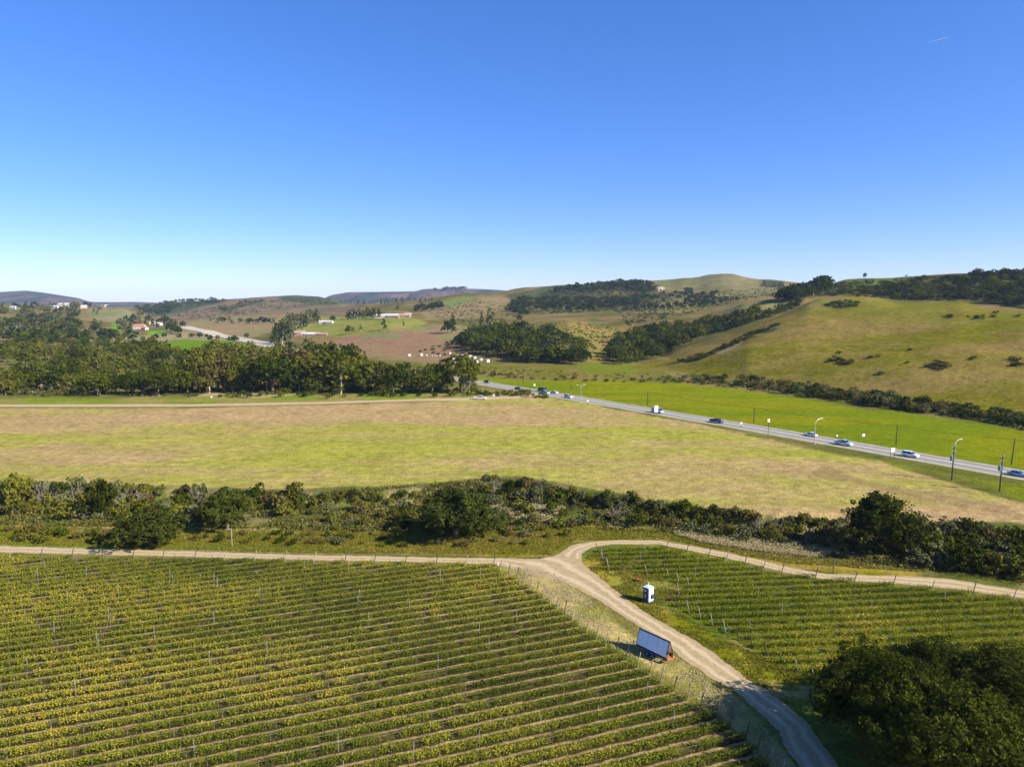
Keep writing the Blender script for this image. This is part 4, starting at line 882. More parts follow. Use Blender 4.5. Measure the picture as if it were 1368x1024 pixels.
def cabin(mb, b, t, w0, w1, z0, z1):
    """greenhouse between beltline (x range b) and roof (x range t)"""
    V = [(b[0],-w0/2,z0),(b[1],-w0/2,z0),(b[1],w0/2,z0),(b[0],w0/2,z0),(t[0],-w1/2,z1),(t[1],-w1/2,z1),(t[1],w1/2,z1),(t[0],w1/2,z1)]
    return mb.add(V, [(0,3,2,1),(4,5,6,7),(0,1,5,4),(1,2,6,5),(2,3,7,6),(3,0,4,7)])
SPEC = { # length, width, body profile, cabin: base x, top x, z0, z1, wheel x
 'sedan': (4.7, 1.8, [(-2.3,.35),(2.3,.33),(2.36,.6),(2.2,.78),(1.0,.92),(-1.6,.95),(-2.25,.93),(-2.36,.65)], (-1.65,1.05), (-1.1,.25), .92, 1.43, (-1.4,1.4)),
 'suv': (4.7, 1.9, [(-2.3,.42),(2.3,.4),(2.38,.7),(2.25,.95),(1.1,1.06),(-2.2,1.08),(-2.36,.7)], (-2.2,1.15), (-2.0,.5), 1.05, 1.72, (-1.42,1.42)),
 'pickup': (5.6, 1.95, [(-2.8,.5),(2.75,.45),(2.82,.8),(2.7,1.02),(1.4,1.12),(-2.75,1.1),(-2.82,.8)], (-.55,1.5), (-.4,.85), 1.1, 1.82, (-1.8,1.8)),
 'van': (5.4, 2.0, [(-2.65,.45),(2.65,.42),(2.72,.8),(2.5,1.15),(2.1,1.25),(-2.65,1.3),(-2.7,.8)], (-2.66,2.15), (-2.6,1.5), 1.25, 2.2, (-1.7,1.75))}
CARP = {}
for k_, (Ln, W, prof, cb, ct, z0, z1, wx) in SPEC.items():
    d = {}
    m = MB(); prism(m, prof[::-1], W)
    if k_ == 'pickup':
        for y in (-.93, .93): m.box((-1.75, y * 1., 1.2), (2.1, .08, .2))
        m.box((-2.78, 0, 1.2), (.07, 1.8, .2))
    m.box((Ln/2 + .0, 0, .48), (.12, W * .86, .2)); m.box((-Ln/2, 0, .5), (.12, W * .86, .2)); d['body'] = m.mesh('body', [M_CAR])
    m = MB(); cabin(m, cb, ct, W * .93, W * .78, z0, z1 - .03); d['windows'] = m.mesh('windows', [M_GLASS])
    m = MB(); xm = (ct[0] + ct[1]) / 2; m.box((xm, 0, z1), (ct[1] - ct[0] + .06, W * .79, .08), bev=.03)
    for sy in (-1, 1):
        for f in (0, .45, 1): 
            xb = cb[0] + (cb[1] - cb[0]) * f; xt = ct[0] + (ct[1] - ct[0]) * f; m.tube([(xb, sy * W * .468, z0 - .02), (xt, sy * W * .392, z1)], .045, 4)
    if k_ == 'van':
        for sy in (-1, 1): m.add([(cb[0]+.05, sy*W*.472, z0), (.9, sy*W*.472, z0), (.8, sy*W*.397, z1), (ct[0]+.05, sy*W*.397, z1)], [(0,1,2,3) if sy < 0 else (3,2,1,0)])
    d['roof'] = m.mesh('roof', [M_CAR])
    m = MB(); m.tube([(0, -.11, 0), (0, .11, 0)], .34, 14); d['tyre'] = m.mesh('tyre', [M_BLACK])
    m = MB(); m.tube([(0, -.125, 0), (0, .125, 0)], .2, 10); d['rim'] = m.mesh('rim', [M_RIM])
    m = MB(); m.box((0, 0, 0), (.08, .36, .14)); d['headlight'] = m.mesh('headlight', [M_LAMP]); m = MB(); m.box((0, 0, 0), (.07, .26, .2)); d['tail_light'] = m.mesh('tail_light', [M_TAIL])
    if k_ == 'pickup': m = MB(); m.box((-1.75, 0, 1.115), (2.05, 1.75, .03)); d['bed'] = m.mesh('bed', [M_BLACK])
    CARP[k_] = d
def car(kind, x, y, rz, col, label, sc=1.):
    d = CARP[kind]; Ln, W, prof, cb, ct, z0, z1, wx = SPEC[kind]
    root = link({'sedan':'sedan_car','suv':'suv_car','pickup':'pickup_truck','van':'van'}[kind], None, None, (x, y, .03), rz); root.scale = (sc,) * 3
    for p in ('body', 'windows', 'roof'): o = link(p, d[p], root); o.color = colr(col)
    if 'bed' in d: link('bed', d['bed'], root)
    for X_ in wx:
        for s in (-1, 1):
            w = link('wheel', d['tyre'], root, (X_, s * (W/2 - .1), .34)); link('rim', d['rim'], w)
    for s in (-1, 1):
        link('headlight', d['headlight'], root, (Ln/2 + .0, s * W * .36, .72)); link('tail_light', d['tail_light'], root, (-Ln/2 + .0, s * W * .4, .8))
    tag(root, label, {'sedan':'car','suv':'car','pickup':'pickup truck','van':'van'}[kind]); return root
def on_road(u, v, kind, lane, col, label, sc=1.):
    x, y = P(u, v); i = int(np.argmin(np.hypot(hwc[:, 0] - x, hwc[:, 1] - y))); i = min(max(i, 1), len(hwc) - 2)
    t = hwc[i + 1] - hwc[i - 1]; t /= np.linalg.norm(t); n = np.array((-t[1], t[0])); s = float((np.array((x, y)) - hwc[i]) @ t)
    p = hwc[i] + t * s + n * lane * 2.45; a = math.atan2(t[1], t[0]) + (math.pi if lane > 0 else 0); return car(kind, p[0], p[1], a, col, label, sc)
SILV = (.55, .6, .68); WH = (.6, .62, .66); NAVY = (.02, .03, .07); BLK = (.02, .022, .026); BLU = (.16, .3, .5)
on_road(642, 512, 'suv', 1, BLK, 'black car half hidden at the end of the woods')
on_road(695, 520, 'sedan', -1, (.05, .06, .09), 'dark car with a pale roof coming past the roadside bushes')
on_road(722, 523, 'van', 1, (.05, .07, .05), 'dark green van travelling close behind a silver blue car')
on_road(731, 526, 'suv', -1, (.3, .38, .5), 'silver blue car next to the dark green van')
on_road(745, 525, 'sedan', 1, WH, 'white low car between the silver blue car and the street lamp')
on_road(763, 531, 'suv', -1, WH, 'white car just before the farther street lamp')
on_road(888, 550, 'van', -1, (.28, .35, .46), 'pale van driving behind the tall white roadside board')
on_road(952, 565.5, 'pickup', -1, NAVY, 'dark navy pickup truck alone on the middle stretch of highway')
on_road(1091, 581, 'sedan', 1, SILV, 'silver blue car in the far lane next to the curved street lamp')
on_road(1133, 593, 'pickup', -1, (.42, .5, .64), 'silver pickup truck with a black bed in the near lane')
on_road(1222, 608.5, 'suv', -1, (.7, .74, .82), 'white car in the near lane before the first utility pole')
on_road(1368, 632.5, 'sedan', -1, BLU, 'blue car cut off by the edge of the picture')
x, y = P(641, 533.5); car('pickup', x, y, R(-4), (.62, .56, .45), 'cream pickup truck parked on the dusty end of the farm track', 1.1)

# ------------------------------------------------------------------ poles, lamps, wires, signs
def px_h(u, v0, v1):
    x, y = P(u, v0); cx, ry, rz = ray(u, v1); return float(H + rz / ry * y)
def utility_pole(u, v0, v1, label, kit=False, lean=0., arms=True, lamp=False, grp=None):
    x, y = P(u, v0); h = px_h(u, v0, v1); root = link('utility_pole', None, None, (x, y, 0), 0); hd = .6
    m = MB(); m.tube([(0,0,-.4),(lean*.5,0,h/2),(lean,0,h)], [.19,.16,.12], 8); m.build('pole', M_DARKW, root)
    if arms:
        m = MB(); c, s = math.cos(hd), math.sin(hd); m.box((lean, 0, h - .5), (2.2, .12, .14), rz=hd); ins = m.build('crossarm', M_DARKW, root)
        m = MB()
        for q in (-1., -.45, .45, 1.): m.tube([(lean + q*c, q*s, h - .43), (lean + q*c, q*s, h - .2)], [.05, .07], 6)
        m.build('insulators', M_WHITE, ins)
    if kit:
        m = MB(); m.tube([(-.55,-.1,h-4.1),(-.55,-.1,h-4.0),(-.55,-.1,h-2.8),(-.55,-.1,h-2.7)], [.2,.36,.36,.22], 12); t = m.build('transformer', grain('transformer_grey', (.16,.2,.27), .5, .1), root)
        m = MB(); m.tube([(-.55,-.1,h-2.7),(-.5,-.1,h-2.4)], [.06,.04], 6); m.tube([(-.4,.1,h-2.7),(-.4,.1,h-2.4)], [.06,.04], 6); m.build('bushing', M_WHITE, t)
        m = MB(); m.box((.1, 0, h - 1.6), (1.3, .1, .1), rz=.3); m.tube([(.1,-.2,h-4.),(.12,-.22,h-1.2)], .05, 6); m.tube([(.45,.1,h-1.6),(.5,.1,h-1.1)], .07, 6); m.tube([(-.4,-.1,h-1.6),(-.4,-.1,h-1.1)], .07, 6); m.build('cutout_switches', M_GALV, root)
    if lamp:
        m = MB(); m.tube([(0,0,h-.2),(.35,.1,h+.5),(.9,.3,h+1.25),(1.7,.5,h+1.6)], [.08,.08,.07,.06], 7); a = m.build('lamp_arm', M_WHITE, root)
        m = MB(); m.box((2.05,.6,h+1.58), (.8,.32,.16), rz=.28, bev=.05); m.build('lamp_head', M_WHITE, a)
    tag(root, label, 'utility pole', grp); return (x + lean, y, h)
def street_lamp(u, v0, v1, reach, label, dbl=False):
    x, y = P(u, v0); h = px_h(u, v0, v1); root = link('street_lamp', None, None, (x, y, 0), R(25))
    m = MB(); m.box((0,0,.15),(.5,.5,.3)); m.tube([(0,0,.2),(0,0,h)], [.12,.075], 8); m.build('pole', M_GALV, root)
    for s in ((1, -1) if dbl else (1,)):
        m = MB(); m.tube([(0,0,h-.05),(s*reach*.3,0,h+.75),(s*reach*.7,0,h+1.15),(s*reach,0,h+1.2)], [.075,.07,.06,.05], 7); a = m.build('arm', M_GALV, root)
        m = MB(); m.box((s*(reach+.35),0,h+1.18),(.85,.34,.16), bev=.05); m.build('lamp_head', M_WHITE, a)
    tag(root, label, 'street lamp')
street_lamp(1088, 592, 564, 2.6, 'pale curved street lamp beside the silver blue car')
street_lamp(776, 538, 517, 1.6, 'farther street lamp with two short arms before the traffic', True)
utility_pole(1271.5, 641, 594.6, 'dark pole with grey transformer and a street lamp arm on top', True, 0, True, True)
utility_pole(1335.5, 656, 607, 'dark pole with a transformer closest to the picture edge', True)
wp = [utility_pole(*a, kit=False, arms=False) for a in (
    (699, 511, 500, 'thin pole where the green pasture begins'), (763, 519, 508.5, 'short thin pole at the head of the green pasture'), (865, 541.5, 522, 'dark wire pole in the pasture past the tall white board'),
    (1007, 564, 544, 'dark wire pole in the pasture near the small roadside box'))]
wp.append(utility_pole(1197, 594, 567, 'dark wire pole rising over the wide white sign', arms=False)); wp.append(utility_pole(1351, 620.5, 585, 'leaning wire pole on the far side of the highway', arms=False, lean=.45)); x, y = P(1560, 660); wp.append((x, y, 8.))
def wire(a, b, sag, label):
    pts = [np.array(a) * (1 - t) + np.array(b) * t - (0, 0, 4 * sag * t * (1 - t)) for t in np.linspace(0, 1, 15)]
    m = MB(); m.tube(pts, .035, 4); tag(m.build('overhead_wire', M_BLACK), label, 'wire', 'overhead wires along the pasture')
wn = ['overhead wire at the farthest end of the pasture', 'overhead wire from the short thin pole to the next', 'overhead wire sagging across the middle of the pasture', 'overhead wire towards the pole over the wide sign', 'long overhead wire reaching the leaning pole', 'overhead wire leaving the leaning pole']
for i in range(len(wp) - 1):
    a, b = wp[i], wp[i + 1]; wire((a[0], a[1], a[2] - .25), (b[0], b[1], b[2] - .25), .5 + .003 * math.dist(a, b), wn[i])
for u, v0, v1, lb in ((240,490,473,'wire pole standing in the thin woods'), (620,529,499,'tall thin pole in front of the last gum trees'), (525,526,505,'pale pole among the middle gum trees'), (152,497,482,'short pole next to the forked pale trunk')):
    utility_pole(u, v0, v1, lb, arms=True)
def board(u, v0, vt, vb, wpx, label, name='road_sign', posts=2, m=M_WHITE, face=0.25):
    x, y = P(u, v0); zt, zb = px_h(u, v0, vt), px_h(u, v0, vb); w = wpx / 950 * y; root = link(name, None, None, (x, y, 0), face)
    b = MB(); b.box((0, -.06, (zt + zb) / 2), (w, .06, zt - zb), bev=.02); b.build('panel', m, root)
    for q in ((-w * .46, w * .46) if posts == 2 else (0,)):
        p_ = MB(); p_.box((q, 0, (zt - .05) / 2 - .15), (.14, .1, zt + .2)); p_.build('post', M_DARKW, root)
    tag(root, label, 'sign')
board(876.5, 553.5, 541.5, 550.5, 5.5, 'tall white board standing at the near edge of the highway')
board(1192, 612, 598, 603.6, 6.4, 'wide white sign on two long dark posts')
board(1153.4, 585.5, 579, 583, 4, 'small square white sign standing in the green pasture', posts=1)
board(1026, 584, 559.5, 563.5, 3.6, 'small pale box sign up on a thin pole', 'pole_sign', 1)
board(990, 570.5, 563.5, 566.5, 2.4, 'little white roadside sign near the dark navy pickup', posts=1)
board(714, 518, 512.5, 515.5, 2.2, 'tiny white sign at the far roadside bushes', posts=1); board(1118, 587.5, 580.5, 583, 2.2, 'tiny pale sign beside the far lane', posts=1)
board(785, 540, 534.5, 536.5, 2.2, 'tiny sign just past the farther street lamp', posts=1)

# ------------------------------------------------------------------ fences and posts on the verge
def post(u, v0, v1, r_, m, label, name='fence_post', extra=None):
    x, y = P(u, v0); h = px_h(u, v0, v1); root = link(name, None, None, (x, y, 0)); b = MB(); b.tube([(0,0,-.3),(0.02,0,h)], [r_, r_*.9], 7); b.build('shaft', m, root)
    if extra == 'box':
        b = MB(); b.box((-.28, -.1, h - .35), (.34, .34, .5), bev=.03); bx_ = b.build('nest_box', M_DARKW, root); b = MB(); b.box((-.28, -.12, h - .06), (.5, .5, .05)); b.build('box_roof', M_WOOD, bx_)
    elif extra: b = MB(); b.box((0, 0, h + .03), (r_*3, r_*3, .06)); b.build('cap', m, root)
    tag(root, label, 'post')
post(310, 729, 706, .09, M_WOOD, 'wooden post with a dark nest box above the vineyard road', 'nest_box_post', 'box')
post(1113, 766, 746.5, .1, M_RUST, 'tallest rusty corner post on the verge by the curving road', extra='cap')
post(1147, 758.5, 745, .09, M_RUST, 'middle rusty post of the three on the verge', extra='cap'); post(1163, 757, 742.5, .09, M_RUST, 'rusty post nearest the thicket of the three on the verge', extra='cap')
post(627, 733, 721, .09, M_RUST, 'dark post alone on the verge below the big creek oak', extra='cap'); post(826, 711.5, 699, .06, M_RUST, 'thin dark post above the top of the road loop', extra='cap')
x0, y0 = P(940, 728); x1, y1 = P(1113, 766); m = MB()
for q in range(9):
    t = (q + .3) / 9; m.tube([(x0 + (x1-x0)*t, y0 + (y1-y0)*t, -.2), (x0 + (x1-x0)*t, y0 + (y1-y0)*t, 1.35)], .03, 4)
rf = link('wire_fence', None, None, (0, 0, 0)); m.build('fence_stakes', M_RUST, rf)
m = MB()
for z in (.5, .9, 1.25): m.tube([(x0, y0, z), (x1, y1, z)], .012, 3)
m.build('fence_wires', M_RUST, rf); tag(rf, 'thin wire fence along the verge above the curving dirt road', 'fence')

# ------------------------------------------------------------------ portable toilet
M_PBLUE = grain('navy_plastic', (.035, .05, .13), .45, .15, 3, .4); M_PPALE = grain('pale_blue_plastic', (.55, .62, .74), .45, .08, 3, .4); M_PWH = grain('white_plastic', (.62, .66, .74), .4, .06, 3, .4)
x, y = P(866, 803); root = link('portable_toilet', None, None, (x, y, 0), R(38)); root.scale = (1.06, 1.06, 1.12)
b = MB(); b.box((0,0,.12),(1.25,1.2,.14), bev=.03); b.box((-.45,0,.03),(.16,1.5,.08)); b.box((.45,0,.03),(.16,1.5,.08)); b.build('skid_base', M_PBLUE, root)
b = MB(); b.box((0,0,1.18),(1.12,1.1,1.98), bev=.05)
for q in range(5): b.box((.572, -.4+q*.2, 1.2),(.02,.08,1.7))
b.build('cabin', M_PPALE, root)
b = MB(); b.box((-.58,0,1.15),(.06,1.06,1.95), bev=.02); d_ = b.build('door', M_PBLUE, root)
b = MB(); b.box((-.62,.1,1.75),(.02,.34,.22)); b.box((-.62,.05,.95),(.02,.22,.22)); b.build('sign_plate', M_PWH, d_)
b = MB(); b.tube([(-.66,-.42,1.05),(-.66,-.42,1.2)], .03, 6); b.build('handle', M_BLACK, d_)
b = MB(); b.box((0,-.565,1.15),(1.0,.04,1.85), bev=.015); b.build('side_panel', M_PWH, root)
b = MB(); b.box((0,0,2.2),(1.24,1.2,.1), bev=.04); b.box((0,0,2.3),(1.0,.95,.14), taper=.6); rf = b.build('roof', M_PWH, root)
b = MB(); b.tube([(.35,.35,2.2),(.35,.35,2.65)], .05, 8); b.build('vent_pipe', M_PWH, rf)
b = MB(); b.box((.15,-.70,.95),(.5,.24,.62), bev=.06); b.build('tank', M_PBLUE, root)
tag(root, 'navy and white portable toilet standing beside the main dirt road', 'toilet')

# ------------------------------------------------------------------ A-frame panel trailer
ax, ay = P(850, 868); bx_, by_ = P(889, 887); Lp = math.hypot(bx_ - ax, by_ - ay); ang = math.atan2(by_ - ay, bx_ - ax)
root = link('panel_trailer', None, None, ((ax + bx_) / 2, (ay + by_) / 2, 0), ang)
fm = MB()
for yy in (.0, 1.5): fm.box((0, yy, .62), (Lp + .3, .12, .14))
for q in np.linspace(-Lp/2, Lp/2, 5): fm.box((q, .75, .62), (.09, 1.5, .09))
fm.tube([(-Lp/2 - .1, .0, .62), (-Lp/2 - 1.3, .75, .55)], .05, 6); fm.tube([(-Lp/2 - .1, 1.5, .62), (-Lp/2 - 1.3, .75, .55)], .05, 6); fm.tube([(-Lp/2 - 1.2, .75, .0), (-Lp/2 - 1.2, .75, .75)], .04, 6); fm.build('chassis', M_WOOD, root)
M_PAN = grain('panel_skin', (.80, .80, .78), .4, .08, .8, .5, 0); M_FR = grain('black_frame', (.03, .03, .035), .5, .2, 5)
hP = 2.1; lean = .66
def slab(mb, x0, x1, y0, z0, y1, z1, th, off=0):
    n = np.array((0, -(z1 - z0), (y1 - y0))); n = n / np.linalg.norm(n); o = n * off; t = n * th
    V = [np.array(q, float) + o for q in ((x0,y0,z0),(x1,y0,z0),(x1,y1,z1),(x0,y1,z1))]; V = V + [q + t for q in V]
    mb.add(V, [(0,1,2,3),(7,6,5,4),(0,4,5,1),(1,5,6,2),(2,6,7,3),(3,7,4,0)])
for side, (yb, yt) in enumerate(((.0, .0 + lean), (1.5, 1.5 - lean))):
    sgn = 1 if side == 0 else -1; n3 = 3
    for q in range(n3):
        xa = -Lp/2 + Lp / n3 * q + .04; xb = -Lp/2 + Lp / n3 * (q + 1) - .02; m = MB(); slab(m, xa, xb, yb, .98, yt, .8 + hP - .06, .05 * sgn, .0); m.build('panel', M_PAN, root)
    m = MB(); 
    for z_, y_ in ((.92, yb), (.8 + hP, yt)): m.box((0, y_, z_), (Lp + .16, .1, .1))
    for q in (-Lp/2 - .03, Lp/2 + .03): m.tube([(q, yb, .9), (q, yt, .8 + hP)], .055, 6)
    m.box((0, yb, .76), (Lp, .08, .24)); m.build('panel_frame', M_FR, root)
for q in (-.45, .45):
    w = MB(); w.tube([(q, -.18, .36), (q, .05, .36)], .36, 16); w_ = w.build('wheel', M_BLACK, root); w = MB(); w.tube([(q, -.2, .36), (q, .06, .36)], .2, 10); w.build('rim', grain('blue_hub', (.08,.2,.42), .4, .1), w_)
w = MB(); w.box((0, -.08, .78), (1.9, .28, .06)); w.box((-.95, -.08, .68), (.06, .28, .2)); w.box((.95, -.08, .68), (.06, .28, .2)); w.build('mudguard', grain('blue_guard', (.06,.13,.28), .4, .1), root)
M_RED = grain('orange_red_paint', (.42, .10, .04), .6, .3, 4)
w = MB(); w.box((Lp/2 + .28, .3, .75), (.18, .7, .34), bev=.03); w.box((Lp/2 + .28, 1.25, .75), (.18, .4, .34), bev=.03); w.tube([(Lp/2 + .2, .1, .9), (Lp/2 + .2, .75, 2.5)], .04, 6); w.build('tail_board', M_RED, root)
tag(root, 'tilted panel trailer of pale blue panels parked at the vineyard edge', 'trailer')

# small things
x, y = P(851, 776.5); root = link('farm_implement', None, None, (x, y, 0), R(-18)); root.scale = (.75, .75, .75); b = MB(); b.box((0,0,.45),(1.5,.12,.12)); b.box((0,.5,.45),(1.5,.12,.12)); b.box((-.6,.25,.45),(.12,.6,.12)); b.box((.6,.25,.45),(.12,.6,.12)); b.tube([(.7,.25,.45),(1.6,.25,.4)], .05, 6); b.box((.0,.25,.62),(.5,.4,.3), bev=.04); b.build('frame', M_RED, root)
for q in (-.55, -.15, .25, .65):
    b = MB(); b.tube([(q,0,.45),(q-.1,-.05,.2),(q+.05,-.05,.0)], [.04,.035,.02], 5); b.build('tine', M_RUST, root)
for yy in (-.15, .65):
    b = MB(); b.tube([(-.35,yy-.06,.24),(-.35,yy+.06,.24)], .24, 12); b.build('wheel', M_BLACK, root)
tag(root, 'small orange red farm implement lying on the grass behind the toilet', 'implement')
x, y = P(861, 734.5); b = MB(); b.tube([(0,0,0),(0,0,.45)], [.22,.28], 12); root = link('bucket', None, None, (x, y, 0)); b.build('pail', M_WHITE, root); b = MB(); b.tube([(-.28,0,.45),(-.15,0,.62),(.15,0,.62),(.28,0,.45)], .015, 4); b.build('handle', M_GALV, root); tag(root, 'small white bucket in the grass inside the road loop', 'bucket')
x, y = P(665, 756); root = link('water_can', None, None, (x, y, 0)); b = MB(); b.box((0,0,.32),(.36,.26,.5), bev=.05); b.build('can', grain('pink_plastic', (.75,.42,.38), .5, .1), root); b = MB(); b.box((0,0,.66),(.22,.05,.1), bev=.02); b.tube([(.1,0,.57),(.14,0,.7)], .04, 6); b.build('handle', M_WHITE, root); tag(root, 'pinkish can at the end of the top vine row by the junction', 'can')
x, y = P(969, 841); r = np.random.default_rng(5); gx, gy = np.meshgrid(np.linspace(-1, 1, 9), np.linspace(-.35, .35, 5)); V = np.stack([gx + 0, gy + .1 * np.sin(gx * 5), .25 + .55 * np.exp(-(gy * 3) ** 2) + r.normal(size=gx.shape) * .05], -1).reshape(-1, 3); b = MB(); b.add(V, [(i*9+j, i*9+j+1, (i+1)*9+j+1, (i+1)*9+j) for i in range(4) for j in range(8)])
o = b.build('tarp', grain('teal_tarp', (.02,.08,.07), .6, .15, 3), None, (x, y, 0)); o.scale = (.6, .8, .5); so_ = o.modifiers.new('thick', 'SOLIDIFY'); so_.thickness = .02; tag(o, 'crumpled teal tarp at the edge of the right vineyard', 'tarp')

# white boxes in the brown field
def crate(u, v, s, label):
    g = G(u, v); root = link('field_box', None, None, (g[0], g[1], g[2]), random.uniform(-.4, .4)); b = MB(); b.box((0,0,s*.5+.12),(s,s,s*.92), bev=.06); b.build('box', M_WHITE, root)
    b = MB(); b.box((0,0,.06),(s*1.05,s*1.05,.12)); b.build('pallet', M_WOOD, root); b = MB(); b.box((0,0,s*.98+.12),(s*1.06,s*1.06,.1)); b.build('lid', M_WHITE, root)
    tag(root, label, 'box', 'white boxes in the brown field')
bxs = [(547,476,2),(563,475.5,2),(570,475.5,1),(577,475.8,.8),(580.5,475.8,.8),(583.5,476,.8),(588,475.5,.9),(601.6,473,1.5),(598.5,480,1.8),(605.5,482,2.4),(618,476.5,1.8),(623,474.5,1.8),(628.5,478,2),(634.5,480,2),(631,484,1.8),(637,485,2.2),(642.6,482,2),(652,484,2.2)]
bl = ['lone white box at the far end of the brown field','second big white box, next after the lone one','low white box just past the two big ones','first of three tiny white boxes in line','second of three tiny white boxes in line','third of three tiny white boxes in line','small white box between the tiny ones and the trees','small white box behind the last dark tree','white box peeking over the last dark tree','largest white box seen through the tree top','white box right above the tree top','white box uphill against the ravine shade','white box next below the uphill one','white box in the middle of the cluster','small white box low beside the tree crown','white box lowest of the cluster','white box second closest to the ravine meadow','white box closest to the highway bend, end of the line']
for (u, v, s), lb in zip(bxs, bl): crate(u, v, s, lb)
# roadside boulders near the parked pickup
for i, (u, v, s, lb) in enumerate(((659,529,1.3,'pale boulder beside the bushes past the parked pickup'),(668,527,.8,'small pale boulder further past the parked pickup'),(282,531,1.2,'pale rock on the bare bank by the farm track'))):
    r = np.random.default_rng(700 + i); D = []; import itertools
    g = G(u, v); b = MB(); rings = [(-.2,.8),(.25,1.),(.6,.75),(.85,.35)]; V = [(math.cos(t)*q*s*.7*r.uniform(.8,1.15), math.sin(t)*q*s*.6*r.uniform(.8,1.15), z*s*.7) for z, q in rings for t in np.linspace(0, 6.283, 9)[:-1]]
    b.add(V, [(k*8+j, k*8+(j+1)%8, (k+1)*8+(j+1)%8, (k+1)*8+j) for k in range(3) for j in range(8)] + [tuple(24 + j for j in range(8))]); tag(b.build('boulder', grain('pale_rock', (.5,.44,.34), .9, .2, 3), None, g), lb, 'rock')

# ------------------------------------------------------------------ far buildings
M_TILE = grain('orange_roof_tile', (.40, .15, .08), .8, .2, 2); M_STUC = grain('white_stucco', (.42, .40, .36), .8, .08, 1); M_ROOFG = grain('grey_roof', (.42, .40, .37), .7, .15, 1); M_BRNW = grain('brown_boards', (.24, .17, .12), .9, .25, 2); M_ROOFB = grain('brown_roof', (.3, .2, .14), .8, .2, 1)
def house(u, v, Lh, Wh, hh, rz, wall, roof, label, name='house', rh=None, nwin=3, dz=0):
    g = G(u, v)
    if g is None: return
    rh = rh or Wh * .28; root = link(name, None, None, (g[0], g[1], g[2] - .4 + dz), rz)
    b = MB(); b.box((0, 0, hh / 2), (Lh, Wh, hh)); b.add([(-Lh/2,-Wh/2,hh),(-Lh/2,Wh/2,hh),(-Lh/2,0,hh+rh),(Lh/2,-Wh/2,hh),(Lh/2,Wh/2,hh),(Lh/2,0,hh+rh)], [(0,2,1),(3,4,5)]); b.build('wall', wall, root)
    e = .5; b = MB(); t = .18
    for s in (-1, 1):
        y0, z0, y1, z1 = s * (Wh/2 + e), hh - e * rh / (Wh/2) + .03, 0, hh + rh + .03
        V = [(-Lh/2-e,y0,z0),(Lh/2+e,y0,z0),(Lh/2+e,y1,z1),(-Lh/2-e,y1,z1)]; V += [(a_, b_, c_ + t) for a_, b_, c_ in V]
        b.add(V, [(0,3,2,1),(4,5,6,7),(0,1,5,4),(1,2,6,5),(2,3,7,6),(3,0,4,7)])
    rf = b.build('roof', roof, root)
    if name == 'house': b = MB(); b.box((Lh * .25, Wh * .12, hh + rh * .9), (.8, .8, 1.6)); b.build('chimney', wall, rf)
    for q in range(nwin):
        xx = -Lh/2 + Lh * (q + .5) / nwin; b = MB()
        if q == nwin // 2: b.box((xx, -Wh/2 - .03, 1.15), (1.1, .08, 2.1)); b.build('door', M_BRNW, root)
        else: b.box((xx, -Wh/2 - .03, hh * .58), (1.4, .08, 1.2)); b.build('window', M_GLASS, root)
    tag(root, label, 'barn' if name != 'house' else 'house'); return root
house(186.5, 439.5, 17, 10, 5.5, R(8), M_STUC, M_TILE, 'white house with an orange tiled roof among dark trees'); house(193.5, 440.5, 9, 7, 3.6, R(-20), M_STUC, M_TILE, 'low white wing beside the orange roofed house', nwin=2)
house(205, 433.5, 12, 7, 3, R(15), M_STUC, M_ROOFG, 'small pale house behind the orange roofed one'); house(211, 434.5, 14, 8, 3.4, R(-10), M_STUC, M_ROOFG, 'pale roofed house nearer the distant highway'); house(228, 441.8, 5, 4, 4, 0, M_STUC, M_ROOFG, 'tiny white shed by the distant highway', nwin=1)
for i, (u, v, l, lb) in enumerate(((19,413,15,'pale villa farthest along the wooded hilltop'),(74,412,13,'low white villa under the hilltop trees'),(82,409,11,'white villa just above the low one on the hilltop'),(90,408.5,12,'small pale villa on the crest among trees'),(141,411,11,'white villa at the end of the wooded hilltop'),(112,411.5,13,'long pale house between two hilltop groves'))):
    house(u, v, l, 10, 4.5, R(-10 + i * 7), M_STUC, M_ROOFG, lb)
house(512, 424.5, 26, 9, 3.6, R(5), M_STUC, M_ROOFG, 'long low white barn beside the tree row', 'barn', nwin=5); house(524, 424.8, 20, 10, 4, R(-5), M_BRNW, M_ROOFG, 'brown barn with pale roof next to the white one', 'barn'); house(537, 424, 22, 9, 3.4, R(3), M_BRNW, M_ROOFB, 'brown farm building under the small wood', 'barn'); house(545, 422.5, 10, 8, 3.2, R(10), M_STUC, M_ROOFG, 'small white outbuilding last of the barn line', 'barn', nwin=2)
house(432, 432.5, 12, 8, 3.5, R(6), M_STUC, M_ROOFG, 'white farmhouse between the grove and the barn row'); house(440, 432, 12, 7, 3, R(-8), M_STUC, M_ROOFG, 'pale shed next to the white farmhouse', 'barn', nwin=2)
house(401, 448, 14, 9, 4, R(12), M_BRNW, M_ROOFB, 'brown gabled barn at the end of the farm yard', 'barn'); house(410, 448.5, 12, 7, 3, R(-6), M_STUC, M_ROOFG, 'white shed beside the brown gabled barn', 'barn', nwin=2); house(419, 448.5, 14, 7, 2.8, R(4), M_BRNW, M_ROOFG, 'low brown shed in the middle of the farm yard', 'barn', nwin=2); house(430, 448.5, 14, 6, 2.6, R(-4), M_BRNW, M_ROOFB, 'long low shed at the open end of the farm yard', 'barn', nwin=2)
house(392, 448, 8, 6, 3, R(20), M_STUC, M_ROOFG, 'tiny pale shed tight against the grove', 'barn', nwin=1)

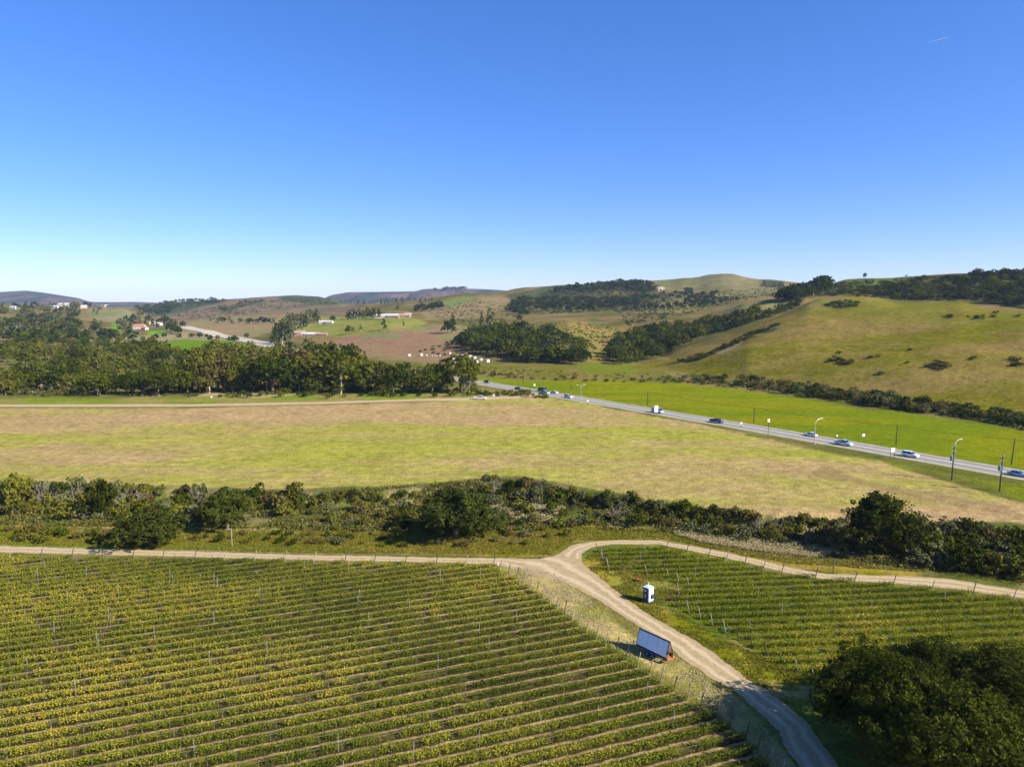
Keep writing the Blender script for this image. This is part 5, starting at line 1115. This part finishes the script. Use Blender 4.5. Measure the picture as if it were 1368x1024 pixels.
# faint vapour trail high in the sky
x0, y0, z0 = toworld(1240, 57, 21000); x1, y1, z1 = toworld(1266, 50, 21000); b = MB()
b.tube([(x0, y0, z0), ((x0+x1)/2, y0, (z0+z1)/2), (x1, y1, z1)], [2, 5, 6], 8); tag(b.build('vapour_trail', mat('ice_cloud', (.42, .45, .5), 1)), 'short faint vapour trail high in the sky', kind='stuff')
HAZE=4e-5

# ------------------------------------------------------------------ light, sky, air, camera
SUN_EL, SUN_AZ = 32.0, 115.5          # azimuth clockwise from +Y
sd = bpy.data.lights.new('sun', 'SUN'); sd.energy = 5; sd.angle = R(.5); sd.color = (1, .94, .83)
so = link('sun', sd); e, a = R(SUN_EL), R(SUN_AZ)
from mathutils import Vector
so.rotation_euler = Vector((math.sin(a) * math.cos(e), math.cos(a) * math.cos(e), math.sin(e))).to_track_quat('Z', 'Y').to_euler()
w = bpy.data.worlds.new('World'); bpy.context.scene.world = w; w.use_nodes = True; nt = w.node_tree
bg = nt.nodes['Background']; sky = nt.nodes.new('ShaderNodeTexSky'); sky.sky_type = 'NISHITA'; sky.sun_disc = False
sky.sun_elevation = e; sky.sun_rotation = a; sky.altitude = 100; sky.air_density = .7; sky.dust_density = .3; sky.ozone_density = 6
hs = nt.nodes.new('ShaderNodeHueSaturation'); hs.inputs['Saturation'].default_value = 1.26
mt = nt.nodes.new('ShaderNodeMix'); mt.data_type = 'RGBA'; mt.blend_type = 'MULTIPLY'; mt.inputs[0].default_value = 1; mt.inputs[7].default_value = (1.15, .97, 1.2, 1)
gm = nt.nodes.new('ShaderNodeGamma'); gm.inputs[1].default_value = .8; nt.links.new(sky.outputs[0], gm.inputs[0]); nt.links.new(gm.outputs[0], hs.inputs['Color']); nt.links.new(hs.outputs[0], mt.inputs[6]); nt.links.new(mt.outputs[2], bg.inputs['Color']); bg.inputs['Strength'].default_value = .12
cd = bpy.data.cameras.new('camera'); cd.lens = 950 / 1368 * 36; cd.sensor_width = 36; cd.clip_start = .5; cd.clip_end = 40000
cam = link('camera', cd, None, (0, 0, H)); cam.rotation_euler = (R(90) - PITCH, 0, 0); bpy.context.scene.camera = cam
sc = bpy.context.scene
sc.view_settings.view_transform = 'Standard'; sc.view_settings.look = 'None'; sc.view_settings.gamma = 1; sc.view_settings.exposure = 1.08
sc.cycles.max_bounces = 5; sc.cycles.diffuse_bounces = 3; sc.cycles.transparent_max_bounces = 6; sc.cycles.volume_bounces = 0
if HAZE:
    mb = MB(); mb.box((0, 0, 82), (19600, 19600, 180)); hm = bpy.data.materials.new('air'); hm.use_nodes = True; t = hm.node_tree
    t.nodes.remove(t.nodes['Principled BSDF']); pv = t.nodes.new('ShaderNodeVolumePrincipled'); pv.inputs['Density'].default_value = HAZE; pv.inputs['Color'].default_value = (.55, .74, 1, 1); pv.inputs['Anisotropy'].default_value = 0
    t.links.new(pv.outputs[0], [q for q in t.nodes if q.type == 'OUTPUT_MATERIAL'][0].inputs['Volume'])
    tag(mb.build('haze', hm), 'thin blue haze over the valley', kind='stuff')
